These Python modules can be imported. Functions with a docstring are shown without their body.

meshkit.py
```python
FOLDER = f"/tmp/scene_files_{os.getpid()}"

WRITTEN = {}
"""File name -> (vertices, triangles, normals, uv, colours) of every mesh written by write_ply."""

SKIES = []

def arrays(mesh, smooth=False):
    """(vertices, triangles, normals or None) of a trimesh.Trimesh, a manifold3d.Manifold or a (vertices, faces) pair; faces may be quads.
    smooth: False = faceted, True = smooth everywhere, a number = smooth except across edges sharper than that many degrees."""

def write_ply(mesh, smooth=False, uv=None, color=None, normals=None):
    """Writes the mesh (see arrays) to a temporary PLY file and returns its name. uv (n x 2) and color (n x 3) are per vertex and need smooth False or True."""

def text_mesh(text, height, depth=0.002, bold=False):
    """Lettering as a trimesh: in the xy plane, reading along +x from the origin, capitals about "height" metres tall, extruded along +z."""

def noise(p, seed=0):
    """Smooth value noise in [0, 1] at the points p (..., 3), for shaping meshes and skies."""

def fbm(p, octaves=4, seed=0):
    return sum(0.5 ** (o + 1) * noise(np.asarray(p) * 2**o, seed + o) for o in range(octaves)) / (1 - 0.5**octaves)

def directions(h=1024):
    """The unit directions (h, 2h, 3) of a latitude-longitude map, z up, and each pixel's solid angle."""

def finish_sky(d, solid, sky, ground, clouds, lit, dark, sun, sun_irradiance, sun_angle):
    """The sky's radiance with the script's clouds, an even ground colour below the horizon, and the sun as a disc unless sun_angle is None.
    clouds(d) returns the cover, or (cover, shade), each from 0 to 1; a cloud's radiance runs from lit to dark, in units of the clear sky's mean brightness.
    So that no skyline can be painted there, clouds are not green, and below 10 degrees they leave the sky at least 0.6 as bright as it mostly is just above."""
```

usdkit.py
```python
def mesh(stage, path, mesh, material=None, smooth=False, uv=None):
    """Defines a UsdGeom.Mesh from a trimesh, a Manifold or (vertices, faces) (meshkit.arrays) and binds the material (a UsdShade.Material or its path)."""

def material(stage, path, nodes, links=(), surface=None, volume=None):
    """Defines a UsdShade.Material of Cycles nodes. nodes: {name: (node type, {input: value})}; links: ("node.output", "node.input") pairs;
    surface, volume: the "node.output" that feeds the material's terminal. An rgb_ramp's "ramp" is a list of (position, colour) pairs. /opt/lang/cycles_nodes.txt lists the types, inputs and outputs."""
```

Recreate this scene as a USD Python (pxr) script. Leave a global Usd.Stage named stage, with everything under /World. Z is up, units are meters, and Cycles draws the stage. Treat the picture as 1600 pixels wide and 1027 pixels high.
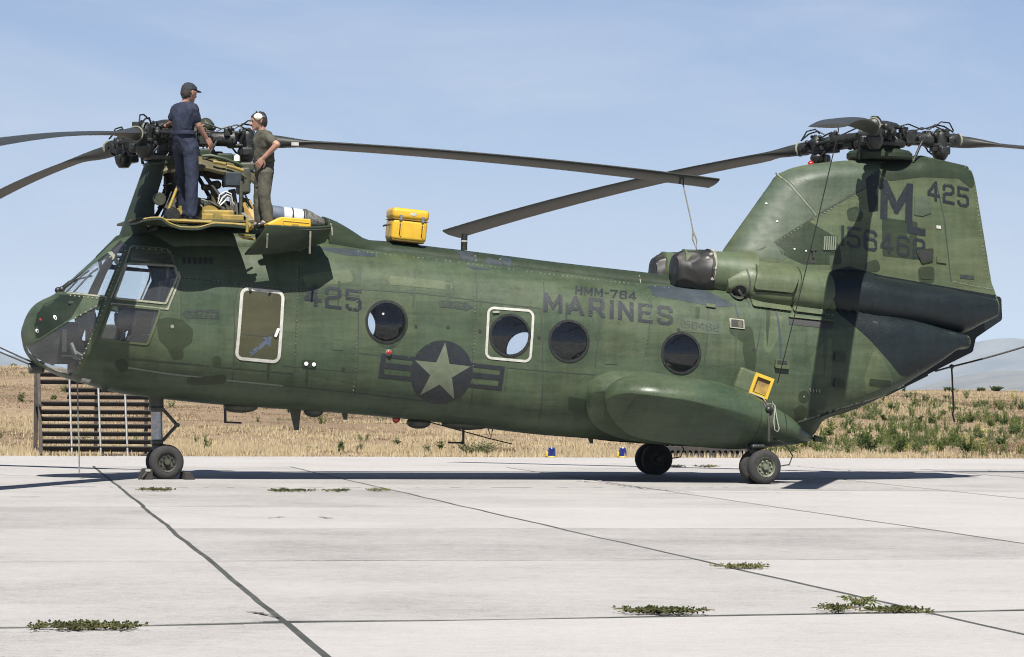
import math, random
import numpy as np
import trimesh, shapely, manifold3d as m3
from shapely import affinity
from shapely.geometry import Polygon, LineString, Point, box as sbox
from shapely.ops import unary_union
from scipy.interpolate import PchipInterpolator
from pxr import Usd, UsdGeom, UsdLux, UsdShade, Gf, Sdf, Vt
import usdkit, meshkit

stage = Usd.Stage.CreateInMemory()
UsdGeom.SetStageUpAxis(stage, UsdGeom.Tokens.z)
UsdGeom.SetStageMetersPerUnit(stage, 1.0)
UsdGeom.Xform.Define(stage, '/World')
UsdGeom.Scope.Define(stage, '/World/Looks')
rng = np.random.default_rng(7)
random.seed(7)
PI = math.pi

# ------------------------------------------------------------------ camera
F, H0, SL, HC = 4600., 604., .0095, 1.28
EXPOSURE = 1.08
HAZE = 7e-5
K = .66          # scale of the measured surface colours to real reflectances
SUN_EL, SUN_ROT = math.radians(54), math.pi          # behind the photographer
pit, rol = math.atan((H0 - 513.5) / F), math.atan(SL)
FW = np.array([0, math.cos(pit), math.sin(pit)]); r0 = np.array([1., 0, 0]); u0 = np.array([0, -math.sin(pit), math.cos(pit)])
RT = math.cos(rol) * r0 + math.sin(rol) * u0
UP = math.cos(rol) * u0 - math.sin(rol) * r0
CAM = np.array([0, 0, HC])
cam = UsdGeom.Camera.Define(stage, '/World/camera')
cam.CreateHorizontalApertureAttr(36.0); cam.CreateVerticalApertureAttr(36.0 * 657 / 1024)
cam.CreateFocalLengthAttr(36.0 * F / 1600)
cam.CreateClippingRangeAttr(Gf.Vec2f(0.1, 60000))
cam.CreateExposureAttr(EXPOSURE)
M = Gf.Matrix4d(*RT, 0, *UP, 0, *(-FW), 0, *CAM, 1)
cam.AddTransformOp().Set(M)

# ------------------------------------------------------------------ sky and sun
usdkit.material(stage, '/World/Looks/sky_look', {
    "sky": ("sky_texture", {"sky_type": "single_scattering", "sun_disc": False, "sun_elevation": SUN_EL, "sun_rotation": SUN_ROT,
                            "altitude": 150.0, "air_density": 0.8, "aerosol_density": 0.15, "ozone_density": 3.0}),
    "tint": ("mix_color", {"blend_type": "multiply", "fac": 1.0, "b": (.55, .65, .81), "use_clamp": False}),
    "tc": ("texture_coordinate", {}),
    "sx": ("separate_xyz", {}),
    "hz": ("rgb_ramp", {"ramp": [(0.0, (.95, .95, .95)), (.03, (.80, .80, .80)), (.08, (.50, .50, .50)), (.16, (.22, .22, .22)), (.4, (0.05, .05, .05)), (1.0, (0, 0, 0))]}),
    "hm": ("mix_color", {"blend_type": "mix", "b": (4.9, 5.45, 6.7), "use_clamp": False}),
    "map": ("mapping", {"scale": (2.6, 2.6, 11.0), "rotation": (0.0, 0.06, 0.5)}),
    "nz": ("noise_texture", {"scale": 1.9, "detail": 8.0, "roughness": 0.62, "distortion": 0.5}),
    "rp": ("rgb_ramp", {"ramp": [(0.0, (0, 0, 0)), (0.43, (0, 0, 0)), (0.66, (0.42, 0.42, 0.42)), (1.0, (0.5, 0.5, 0.5))]}),
    "mx": ("mix_color", {"blend_type": "mix", "b": (5.6, 6.1, 7.2), "use_clamp": False}),
    "bg": ("background_shader", {"strength": 0.052})},
    [("tc.generated", "map.vector"), ("map.vector", "nz.vector"), ("nz.fac", "rp.fac"), ("rp.color", "mx.fac"),
     ("sky.color", "tint.a"), ("tint.result", "hm.a"), ("tc.generated", "sx.vector"), ("sx.z", "hz.fac"), ("hz.color", "hm.fac"),
     ("hm.result", "mx.a"), ("mx.result", "bg.color")], surface="bg.background")
dome = UsdLux.DomeLight.Define(stage, '/World/sky')
UsdShade.MaterialBindingAPI.Apply(dome.GetPrim()).Bind(UsdShade.Material.Get(stage, '/World/Looks/sky_look'))
dome.GetPrim().SetCustomDataByKey('kind', 'structure')
sun = UsdLux.DistantLight.Define(stage, '/World/sun')
sun.CreateIntensityAttr(1.25); sun.CreateAngleAttr(0.53); sun.CreateColorAttr(Gf.Vec3f(1.0, 0.965, 0.90)); sun.CreateNormalizeAttr(True)
sun.AddRotateXOp().Set(90.0 - math.degrees(SUN_EL))   # -z turned from straight down towards +y

# ------------------------------------------------------------------ helpers
used = {}
def nm(parent, name):
    k = (parent, name); n = used.get(k, 0); used[k] = n + 1
    return f'{parent}/{name}' if n == 0 else f'{parent}/{name}_{n:03d}'
def L(x): return f'/World/Looks/{x}'
def tag(p, label=None, cat=None, group=None, kind=None):
    p = p.GetPrim() if hasattr(p, 'GetPrim') else p
    for k, v in (('label', label), ('category', cat), ('group', group), ('kind', kind)):
        if v: p.SetCustomDataByKey(k, v)
    return p
def obj(name, mesh, mat, parent='/World', smooth=30):
    path = nm(str(parent), name)
    usdkit.mesh(stage, path, mesh, L(mat), smooth=smooth)
    return path
def thing(name, label, cat, loc=(0, 0, 0), rz=0, group=None):
    path = nm('/World', name)
    x = UsdGeom.Xform.Define(stage, path); x.AddTranslateOp().Set(Gf.Vec3d(*map(float, loc))); x.AddRotateZOp().Set(math.degrees(rz))
    tag(x, label, cat, group)
    return path
def prim(path): return stage.GetPrimAtPath(path)
def cat(ms): return trimesh.util.concatenate([m for m in ms if m is not None])
def bx(c, s, R=None):
    m = trimesh.creation.box(extents=s)
    if R is not None: m.apply_transform(R)
    m.apply_translation(c); return m
def rbx(c, s, r=.02, R=None):
    s = np.array(s, float); r = min(r, min(s) * .49)
    b = m3.Manifold.batch_hull([m3.Manifold.sphere(r, 12).translate(tuple(np.array(q) * (s / 2 - r))) for q in [(i, j, k) for i in (-1, 1) for j in (-1, 1) for k in (-1, 1)]])
    m = m2t(b)
    if R is not None: m.apply_transform(R)
    m.apply_translation(c); return m
def cyl(a, b, r, r2=None, n=16, cap=True):
    a, b = np.array(a, float), np.array(b, float); r2 = r if r2 is None else r2
    d = b - a; ln = np.linalg.norm(d); d = d / ln
    x = np.cross(d, [0, 0, 1] if abs(d[2]) < .9 else [1, 0, 0]); x /= np.linalg.norm(x); y = np.cross(d, x)
    t = np.arange(n) / n * 2 * PI
    ring = np.outer(np.cos(t), x) + np.outer(np.sin(t), y)
    v = np.vstack([a + ring * r, b + ring * r2, a, b]); f = []
    for i in range(n):
        j = (i + 1) % n
        f += [[i, j, n + j], [i, n + j, n + i]]
        if cap: f += [[2 * n, j, i], [2 * n + 1, n + i, n + j]]
    return trimesh.Trimesh(v, f, process=False)
def tube(pts, r, n=8):
    pts = np.array(pts, float); k = len(pts)
    rr = np.broadcast_to(np.asarray(r, float), (k,))
    tg = np.gradient(pts, axis=0); tg /= np.linalg.norm(tg, axis=1)[:, None] + 1e-12
    up = np.array([0, 0, 1.]) if abs(tg[0][2]) < .9 else np.array([1., 0, 0])
    x = np.cross(tg[0], up); x /= np.linalg.norm(x); V = []
    t = np.arange(n) / n * 2 * PI
    for i in range(k):
        x = x - tg[i] * np.dot(x, tg[i]); x /= np.linalg.norm(x); y = np.cross(tg[i], x)
        V.append(pts[i] + rr[i] * (np.outer(np.cos(t), x) + np.outer(np.sin(t), y)))
    V.append(pts[:1]); V.append(pts[-1:]); V = np.vstack(V); f = []
    for i in range(k - 1):
        for j in range(n):
            q = (j + 1) % n
            f += [[i * n + j, i * n + q, (i + 1) * n + q], [i * n + j, (i + 1) * n + q, (i + 1) * n + j]]
    for j in range(n):
        q = (j + 1) % n
        f += [[k * n, q, j], [k * n + 1, (k - 1) * n + j, (k - 1) * n + q]]
    return trimesh.Trimesh(V, f, process=False)
def sph(c, r, sub=2, s=(1, 1, 1)):
    m = trimesh.creation.icosphere(subdivisions=sub, radius=1.0); m.apply_scale(np.array(s) * r); m.apply_translation(c); return m
def t2m(t):
    return m3.Manifold(m3.Mesh(np.asarray(t.vertices, np.float32), np.asarray(t.faces, np.uint32)))
def m2t(m):
    q = m.to_mesh(); return trimesh.Trimesh(q.vert_properties[:, :3], q.tri_verts, process=False)
def lathe(prof, a, b, n=24):
    """profile [(dist along a->b, radius)], solid of revolution"""
    a, b = np.array(a, float), np.array(b, float); d = (b - a) / np.linalg.norm(b - a)
    x = np.cross(d, [0, 0, 1] if abs(d[2]) < .9 else [1, 0, 0]); x /= np.linalg.norm(x); y = np.cross(d, x)
    t = np.arange(n) / n * 2 * PI; ring = np.outer(np.cos(t), x) + np.outer(np.sin(t), y)
    V = [a + d * s + ring * max(r, 1e-4) for s, r in prof]; k = len(prof); V = np.vstack(V); f = []
    for i in range(k - 1):
        for j in range(n):
            q = (j + 1) % n
            f += [[i * n + j, i * n + q, (i + 1) * n + q], [i * n + j, (i + 1) * n + q, (i + 1) * n + j]]
    return trimesh.Trimesh(V, f, process=False)
def rotm(axis, ang): return trimesh.transformations.rotation_matrix(ang, axis)

# photograph pixel -> place (used to measure the photograph)
def ray(x, y): return (x - 800) / F * RT + (513.5 - y) / F * UP + FW
def G(x, y, z=0.):
    d = ray(x, y); return CAM + d * ((z - HC) / d[2])
def DY(x, y, Y):
    d = ray(x, y); return CAM + d * (Y / d[1])
PSI = math.radians(16); O = np.array([2.72, 41.45, 0])
EU = np.array([math.cos(PSI), math.sin(PSI), 0]); EV = np.array([-math.sin(PSI), math.cos(PSI), 0])
def A(x, y, v):
    d = ray(x, y); t = (v - np.dot(CAM - O, EV)) / np.dot(d, EV); q = CAM + d * t - O
    return np.array([np.dot(q, EU), q[2]])
def A3(x, y, v):
    q = A(x, y, v); return np.array([q[0], v, q[1]])
def toW(p):
    p = np.asarray(p, float); return O + p[..., :1] * EU + p[..., 1:2] * EV + p[..., 2:3] * np.array([0, 0, 1.])
def fromW(p):
    q = np.asarray(p, float) - O; return np.stack([q @ EU, q @ EV, q[..., 2]], -1)
def proj(Pw):
    q = np.asarray(Pw) - CAM; z = q @ FW; return np.stack([800 + F * (q @ RT) / z, 513.5 - F * (q @ UP) / z], -1)

# ------------------------------------------------------------------ materials
def mat(name, c1, c2=None, scale=3.0, rough=.55, metal=0., bump=0., bscale=None, detail=5., lo=.35, hi=.65, spec=.5, vec='object', stretch=(1, 1, 1), coat=0., extra=None):
    c2 = c1 if c2 is None else c2
    if min(c1) < .4: c1, c2 = tuple(x * K for x in c1), tuple(x * K for x in c2)
    nodes = {"tc": ("texture_coordinate", {}), "mp": ("mapping", {"scale": stretch}),
             "n": ("noise_texture", {"scale": float(scale), "detail": float(detail), "roughness": .6}),
             "r": ("rgb_ramp", {"ramp": [(0., c1), (lo, c1), (hi, c2), (1., c2)]}),
             "p": ("principled_bsdf", {"roughness": rough, "metallic": metal, "specular_ior_level": spec, "coat_weight": coat})}
    links = [(f"tc.{vec}", "mp.vector"), ("mp.vector", "n.vector"), ("n.fac", "r.fac"), ("r.color", "p.base_color")]
    if bump:
        nodes["n2"] = ("noise_texture", {"scale": float(bscale or scale * 4), "detail": 4.})
        nodes["b"] = ("bump", {"strength": bump, "distance": .02})
        links += [("mp.vector", "n2.vector"), ("n2.fac", "b.height"), ("b.normal", "p.normal")]
    return usdkit.material(stage, L(name), nodes, links, surface="p.BSDF")

def paint(name, fresh, faded, rough=.46, wave=.3):
    """sprayed military paint: large fading, vertical and lengthwise streaks, fine mottling, slight oil-canning of the skin"""
    KP = .53
    fresh, faded = tuple(x * KP for x in fresh), tuple(x * KP for x in faded)
    nodes = {"tc": ("texture_coordinate", {}),
             "m1": ("mapping", {"scale": (1.0, 1.0, 1.6)}), "n1": ("noise_texture", {"scale": 1.1, "detail": 6., "roughness": .6}),
             "m2": ("mapping", {"scale": (0.9, 1.0, 7.0)}), "n2": ("noise_texture", {"scale": 1.5, "detail": 5., "roughness": .65}),
             "m3": ("mapping", {"scale": (8.0, 2.0, .8)}), "n3": ("noise_texture", {"scale": 1.2, "detail": 4., "roughness": .6}),
             "n4": ("noise_texture", {"scale": 38.0, "detail": 4., "roughness": .7}),
             "a": ("math", {"math_type": "multiply_add", "value2": .45, "value3": 0.0}),
             "b": ("math", {"math_type": "multiply_add", "value2": .35}),
             "c": ("math", {"math_type": "multiply_add", "value2": .22}),
             "d": ("math", {"math_type": "multiply_add", "value2": .20}),
             "r": ("rgb_ramp", {"ramp": [(0., tuple(x * .85 for x in fresh)), (.47, fresh), (.58, tuple((x + y) / 2 for x, y in zip(fresh, faded))), (.68, faded), (.85, tuple(x * 1.3 for x in faded))]}),
             "bn": ("noise_texture", {"scale": 2.4, "detail": 2.}),
             "bp": ("bump", {"strength": wave, "distance": .06}), "hn": ("noise_texture", {"scale": .9, "detail": 5., "roughness": .7}), "hr": ("rgb_ramp", {"ramp": [(.38, (.90, 1.0, 1.03)), (.64, (1.02, 1.0, .93))]}), "hm": ("mix_color", {"blend_type": "multiply", "fac": 1.0, "use_clamp": False}),
             "rr": ("map_range", {"from_min": .3, "from_max": .7, "to_min": rough - .08, "to_max": rough + .14}),
             "p": ("principled_bsdf", {"specular_ior_level": .28})}
    links = [("tc.object", "m1.vector"), ("m1.vector", "n1.vector"), ("tc.object", "m2.vector"), ("m2.vector", "n2.vector"),
             ("tc.object", "m3.vector"), ("m3.vector", "n3.vector"), ("tc.object", "n4.vector"),
             ("n1.fac", "a.value1"), ("n2.fac", "b.value1"), ("a.value", "b.value3"), ("n3.fac", "c.value1"), ("b.value", "c.value3"),
             ("n4.fac", "d.value1"), ("c.value", "d.value3"), ("d.value", "r.fac"), ("r.color", "hm.a"), ("tc.object", "hn.vector"), ("hn.fac", "hr.fac"), ("hr.color", "hm.b"), ("hm.result", "p.base_color"),
             ("tc.object", "bn.vector"), ("bn.fac", "bp.height"), ("bp.normal", "p.normal"), ("n4.fac", "rr.value"), ("rr.result", "p.roughness")]
    return usdkit.material(stage, L(name), nodes, links, surface="p.BSDF")

paint('green_paint', (.046, .067, .036), (.100, .128, .074))
paint('green_paint_worn', (.052, .070, .038), (.112, .136, .080))
paint('green_paint_deep', (.040, .061, .034), (.085, .114, .067))
paint('pod_paint', (.048, .072, .040), (.096, .126, .074), rough=.32)
paint('light_green_paint', (.070, .092, .046), (.138, .164, .090))
paint('grey_green_paint', (.062, .084, .054), (.120, .148, .102), wave=.4)
paint('dark_paint', (.006, .010, .011), (.016, .023, .026), rough=.42)
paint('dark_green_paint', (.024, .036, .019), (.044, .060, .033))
paint('nose_paint', (.013, .021, .011), (.024, .034, .019))
paint('slate_paint', (.036, .046, .056), (.070, .085, .10))
paint('fresh_patch', (.034, .046, .022), (.050, .066, .034))
paint('pale_patch', (.10, .14, .08), (.15, .19, .125))
paint('olive_door', (.066, .062, .030), (.088, .084, .045))
mat('marking_black', (.006, .009, .013), (.013, .018, .023), scale=14, rough=.5)
mat('marking_faded', (.018, .026, .022), (.036, .046, .036), scale=14, rough=.6)
mat('star_fill', (.10, .125, .075), (.14, .165, .11), scale=8, rough=.6)
mat('blue_arrow_paint', (.055, .075, .13), (.09, .11, .15), scale=10, rough=.6)
mat('white_line', (.42, .41, .36), (.58, .57, .52), scale=12, rough=.6)
mat('frame_pale', (.20, .21, .15), (.36, .35, .27), scale=20, rough=.5)
mat('seam', (.022, .030, .020), (.04, .05, .034), scale=10, rough=.7)
mat('seam_light', (.14, .17, .12), (.2, .22, .16), scale=10, rough=.7)
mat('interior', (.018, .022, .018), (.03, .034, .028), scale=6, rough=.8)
mat('rotor_metal', (.012, .014, .013), (.035, .037, .033), scale=18, rough=.45, metal=.25, bump=.2)
mat('rotor_grey', (.05, .052, .05), (.09, .09, .085), scale=18, rough=.45, metal=.3)
mat('blade_paint', (.019, .021, .017), (.032, .034, .028), scale=6, rough=.5, stretch=(1, 1, 4))
mat('tyre_rubber', (.018, .018, .017), (.035, .034, .032), scale=25, rough=.85, bump=.3)
mat('wheel_rim_paint', (.09, .11, .07), (.2, .21, .15), scale=30, rough=.5, metal=.2)
mat('strut_metal', (.35, .36, .36), (.6, .6, .6), scale=30, rough=.3, metal=.8)
mat('gear_paint', (.04, .045, .032), (.07, .075, .05), scale=20, rough=.5)
mat('primer_yellow', (.38, .25, .035), (.22, .17, .04), scale=9, rough=.6, bump=.1)
mat('zinc_olive', (.075, .068, .030), (.125, .105, .042), scale=9, rough=.6)
mat('yellow_plastic', (.68, .42, .025), (.58, .34, .02), scale=7, rough=.4, lo=.45, hi=.8)
mat('yellow_grime', (.20, .12, .03), (.40, .25, .04), scale=9, rough=.6)
mat('yellow_paint', (.62, .42, .02), (.55, .36, .03), scale=9, rough=.45)
mat('dark_line', (.02, .02, .018), rough=.6)
mat('white_metal', (.50, .51, .52), (.62, .62, .62), scale=14, rough=.4, metal=.3)
mat('blue_duct', (.10, .13, .18), (.15, .18, .24), scale=12, rough=.45)
mat('wrapped_foil', (.16, .16, .14), (.34, .33, .30), scale=22, rough=.4, metal=.4, bump=.6)
mat('cable_white', (.5, .5, .48), rough=.5)
mat('black_cover', (.012, .012, .010), (.021, .020, .017), scale=8, rough=.5, bump=.06, bscale=9)
mat('red_lamp', (.45, .015, .012), rough=.15, coat=.6)
mat('red_tag', (.40, .02, .02), (.3, .02, .02), rough=.6)
mat('white_paint', (.68, .68, .66), (.78, .78, .76), scale=10, rough=.5)
mat('skin', (.42, .235, .165), (.36, .19, .13), scale=12, rough=.5)
mat('hair_dark', (.018, .012, .009), (.03, .02, .014), scale=60, rough=.6, bump=.6)
mat('navy_cloth', (.006, .011, .032), (.012, .021, .052), scale=7, rough=.85, bump=.8, bscale=11)
mat('olive_cloth', (.050, .048, .033), (.085, .082, .058), scale=7, rough=.85, bump=.8, bscale=11)
mat('green_cloth', (.05, .06, .035), (.075, .085, .055), scale=7, rough=.85, bump=.5, bscale=14)
mat('cap_cloth', (.008, .012, .025), (.014, .02, .036), scale=10, rough=.85)
mat('boot_leather', (.012, .011, .010), (.022, .02, .018), scale=20, rough=.4)
mat('ear_pad', (.62, .58, .42), (.72, .68, .52), scale=10, rough=.5)
mat('strap_blue', (.2, .26, .34), rough=.6)
mat('rope_dark', (.03, .028, .024), (.06, .055, .045), scale=60, rough=.8)
mat('rope_pale', (.30, .29, .26), (.39, .38, .34), scale=60, rough=.8)
mat('cable_grey', (.20, .20, .17), (.3, .29, .26), scale=40, rough=.6)
mat('rust_dark', (.040, .032, .026), (.075, .058, .045), scale=8, rough=.8, bump=.3)
mat('fence_dark', (.020, .016, .013), (.035, .028, .022), scale=8, rough=.85, bump=.2)
mat('galvanised', (.22, .22, .22), (.32, .32, .31), scale=12, rough=.55, metal=.4)
mat('blue_lens', (.012, .018, .12), (.02, .03, .18), scale=10, rough=.15, coat=.5)
mat('wood_chock', (.020, .016, .013), (.036, .03, .024), scale=10, rough=.8)

usdkit.material(stage, L('pane_glass'), {
    "t": ("transparent_bsdf", {"color": (.95, .965, .965)}), "g": ("glossy_bsdf", {"roughness": .03, "color": (.95, .97, 1.0)}),
    "f": ("fresnel", {"IOR": 1.5}), "geo": ("geometry", {}), "inv": ("math", {"math_type": "subtract", "value1": 1.0}), "mul": ("math", {"math_type": "multiply"}), "m": ("mix_closure", {}), "df": ("diffuse_bsdf", {"color": (.8, .8, .78)}), "m2": ("mix_closure", {"fac": 0.016})},
    [("geo.backfacing", "inv.value2"), ("inv.value", "mul.value1"), ("f.fac", "mul.value2"), ("mul.value", "m.fac"), ("t.BSDF", "m.closure1"), ("g.BSDF", "m.closure2"), ("m.closure", "m2.closure1"), ("df.BSDF", "m2.closure2")], surface="m2.closure")
usdkit.material(stage, L('smoked_glass'), {
    "t": ("transparent_bsdf", {"color": (.88, .90, .92)}), "g": ("glossy_bsdf", {"roughness": .05, "color": (.9, .95, 1.0)}),
    "f": ("fresnel", {"IOR": 1.55}), "geo": ("geometry", {}), "inv": ("math", {"math_type": "subtract", "value1": 1.0}), "mul": ("math", {"math_type": "multiply"}), "m": ("mix_closure", {}), "df": ("diffuse_bsdf", {"color": (.8, .8, .78)}), "m2": ("mix_closure", {"fac": 0.004})},
    [("geo.backfacing", "inv.value2"), ("inv.value", "mul.value1"), ("f.fac", "mul.value2"), ("mul.value", "m.fac"), ("t.BSDF", "m.closure1"), ("g.BSDF", "m.closure2"), ("m.closure", "m2.closure1"), ("df.BSDF", "m2.closure2")], surface="m2.closure")

# concrete slabs, each tinted a little differently
usdkit.material(stage, L('concrete'), {
    "geo": ("geometry", {}), "oi": ("object_info", {}),
    "n1": ("noise_texture", {"scale": .5, "detail": 6., "roughness": .65}),
    "n2": ("noise_texture", {"scale": 9.0, "detail": 6., "roughness": .75}),
    "n3": ("noise_texture", {"scale": 55.0, "detail": 3., "roughness": .8}),
    "mp": ("mapping", {"scale": (.35, 3.0, 1.0), "rotation": (0, 0, -.2)}), "n4": ("noise_texture", {"scale": 1.2, "detail": 5., "roughness": .65}),
    "a": ("math", {"math_type": "multiply_add", "value2": .42, "value3": -.285}), "b": ("math", {"math_type": "multiply_add", "value2": .40}),
    "c": ("math", {"math_type": "multiply_add", "value2": .60}), "d": ("math", {"math_type": "multiply_add", "value2": .16}),
    "e": ("math", {"math_type": "multiply_add", "value2": .14}),
    "r": ("rgb_ramp", {"ramp": [(0., (.12, .113, .104)), (.38, (.160, .151, .142)), (.46, (.218, .207, .197)), (.55, (.272, .2585, .247)), (.72, (.318, .303, .291)), (1., (.35, .334, .32))]}),
    "bp": ("bump", {"strength": .35, "distance": .01}),
    "p": ("principled_bsdf", {"roughness": .88, "specular_ior_level": .3})},
    [("geo.position", "n1.vector"), ("geo.position", "n2.vector"), ("geo.position", "n3.vector"), ("geo.position", "mp.vector"), ("mp.vector", "n4.vector"),
     ("n1.fac", "a.value1"), ("n2.fac", "b.value1"), ("a.value", "b.value3"), ("n3.fac", "c.value1"), ("b.value", "c.value3"),
     ("oi.random", "d.value1"), ("c.value", "d.value3"), ("n4.fac", "e.value1"), ("d.value", "e.value3"), ("e.value", "r.fac"), ("r.color", "p.base_color"),
     ("n3.fac", "bp.height"), ("bp.normal", "p.normal")], surface="p.BSDF")
mat('joint_tar', (.030, .033, .028), (.075, .077, .066), scale=3, rough=.9, vec='object')
mat('worn_white', (.39, .38, .37), (.48, .47, .45), scale=2.5, rough=.85, lo=.4, hi=.6)
usdkit.material(stage, L('dry_soil'), {
    "geo": ("geometry", {}), "n1": ("noise_texture", {"scale": .12, "detail": 6., "roughness": .6}), "n2": ("noise_texture", {"scale": 3.0, "detail": 6., "roughness": .75}),
    "a": ("math", {"math_type": "multiply_add", "value2": .5, "value3": 0.}), "b": ("math", {"math_type": "multiply_add", "value2": .5}),
    "r": ("rgb_ramp", {"ramp": [(.3, (.10, .070, .043)), (.5, (.17, .124, .080)), (.7, (.25, .19, .128))]}),
    "p": ("principled_bsdf", {"roughness": .95, "specular_ior_level": .1})},
    [("geo.position", "n1.vector"), ("geo.position", "n2.vector"), ("n1.fac", "a.value1"), ("n2.fac", "b.value1"), ("a.value", "b.value3"), ("b.value", "r.fac"), ("r.color", "p.base_color")], surface="p.BSDF")
usdkit.material(stage, L('mountain_scrub'), {
    "geo": ("geometry", {}), "n1": ("noise_texture", {"scale": .004, "detail": 8., "roughness": .65}),
    "r": ("rgb_ramp", {"ramp": [(.35, (.05, .05, .035)), (.65, (.13, .11, .08))]}), "p": ("principled_bsdf", {"roughness": 1.0, "specular_ior_level": 0.})},
    [("geo.position", "n1.vector"), ("n1.fac", "r.fac"), ("r.color", "p.base_color")], surface="p.BSDF")
def leafmat(name, c1, c2, tr=.35):
    usdkit.material(stage, L(name), {
        "oi": ("object_info", {}), "r": ("rgb_ramp", {"ramp": [(0., c1), (1., c2)]}),
        "geo": ("geometry", {}), "n": ("noise_texture", {"scale": .35, "detail": 3.}), "ad": ("math", {"math_type": "multiply_add", "value2": .5}), "hf": ("math", {"math_type": "multiply", "value2": .5}),
        "d": ("diffuse_bsdf", {}), "t": ("translucent_bsdf", {}), "m": ("mix_closure", {"fac": tr})},
        [("geo.position", "n.vector"), ("n.fac", "hf.value1"), ("oi.random", "ad.value1"), ("hf.value", "ad.value3"), ("ad.value", "r.fac"), ("r.color", "d.color"), ("r.color", "t.color"), ("d.BSDF", "m.closure1"), ("t.BSDF", "m.closure2")], surface="m.closure")
leafmat('straw', (.22, .163, .100), (.40, .318, .215))
leafmat('straw_pale', (.36, .28, .165), (.54, .45, .30))
leafmat('straw_brown', (.14, .098, .063), (.26, .19, .125))
leafmat('weed_green', (.075, .105, .030), (.15, .18, .065))
leafmat('weed_grey_green', (.085, .108, .052), (.16, .18, .095))
leafmat('weed_dark', (.040, .068, .022), (.075, .11, .036))
leafmat('weed_joint', (.045, .058, .022), (.085, .092, .042))
leafmat('weed_flower', (.40, .36, .05), (.50, .44, .08))
leafmat('weed_dry', (.11, .12, .05), (.22, .19, .10))

# ------------------------------------------------------------------ terrain
SLAB = .20                                               # heading of the slab grid
E1 = np.array([math.cos(SLAB), math.sin(SLAB)]); E2 = np.array([-math.sin(SLAB), math.cos(SLAB)])
EDGE0 = 53.3                                             # apron edge along E2 through x=0
EDGE = EDGE0 * math.cos(.27)
EN = np.array([-math.sin(.27), math.cos(.27)]); ET = np.array([math.cos(.27), math.sin(.27)])
def bank(x, y):
    x, y = np.asarray(x, float), np.asarray(y, float)
    t = x * EN[0] + y * EN[1] - EDGE                     # metres past the apron edge
    ridge = np.interp(x, [-30, -14, 0, 14, 30], [1.80, 1.72, 1.55, 1.27, 1.25])
    tt = np.clip(t / 46.0, 0, 1)
    z = ridge * (tt * tt * (3 - 2 * tt) * .55 + tt * .45)
    z = z - np.clip(t - 52, 0, 400) * .03 - np.clip(t - 46, 0, 10) * .005
    z = np.where(t > 0, z, 0)
    n = (meshkit.fbm(np.stack([x * .35, y * .35, x * 0], -1), 4, 3) - .5) * .22 * np.clip(t / 5, 0, 1) * np.clip((120 - t) / 60, .2, 1)
    return z + n - .03 * (t > -2) - .10 * (t <= -2)
def grid(xs, ys, zf):
    X, Y = np.meshgrid(xs, ys, indexing='ij'); Z = zf(X, Y)
    n, m = X.shape; V = np.stack([X, Y, Z], -1).reshape(-1, 3)
    i, j = np.meshgrid(np.arange(n - 1), np.arange(m - 1), indexing='ij'); a = (i * m + j).ravel()
    f = np.concatenate([np.stack([a, a + m, a + m + 1], 1), np.stack([a, a + m + 1, a + 1], 1)])
    return trimesh.Trimesh(V, f, process=False)
xs = np.unique(np.concatenate([np.linspace(-9000, -60, 24), np.arange(-60, 60.1, .8), np.linspace(60, 9000, 24)]))
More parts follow.
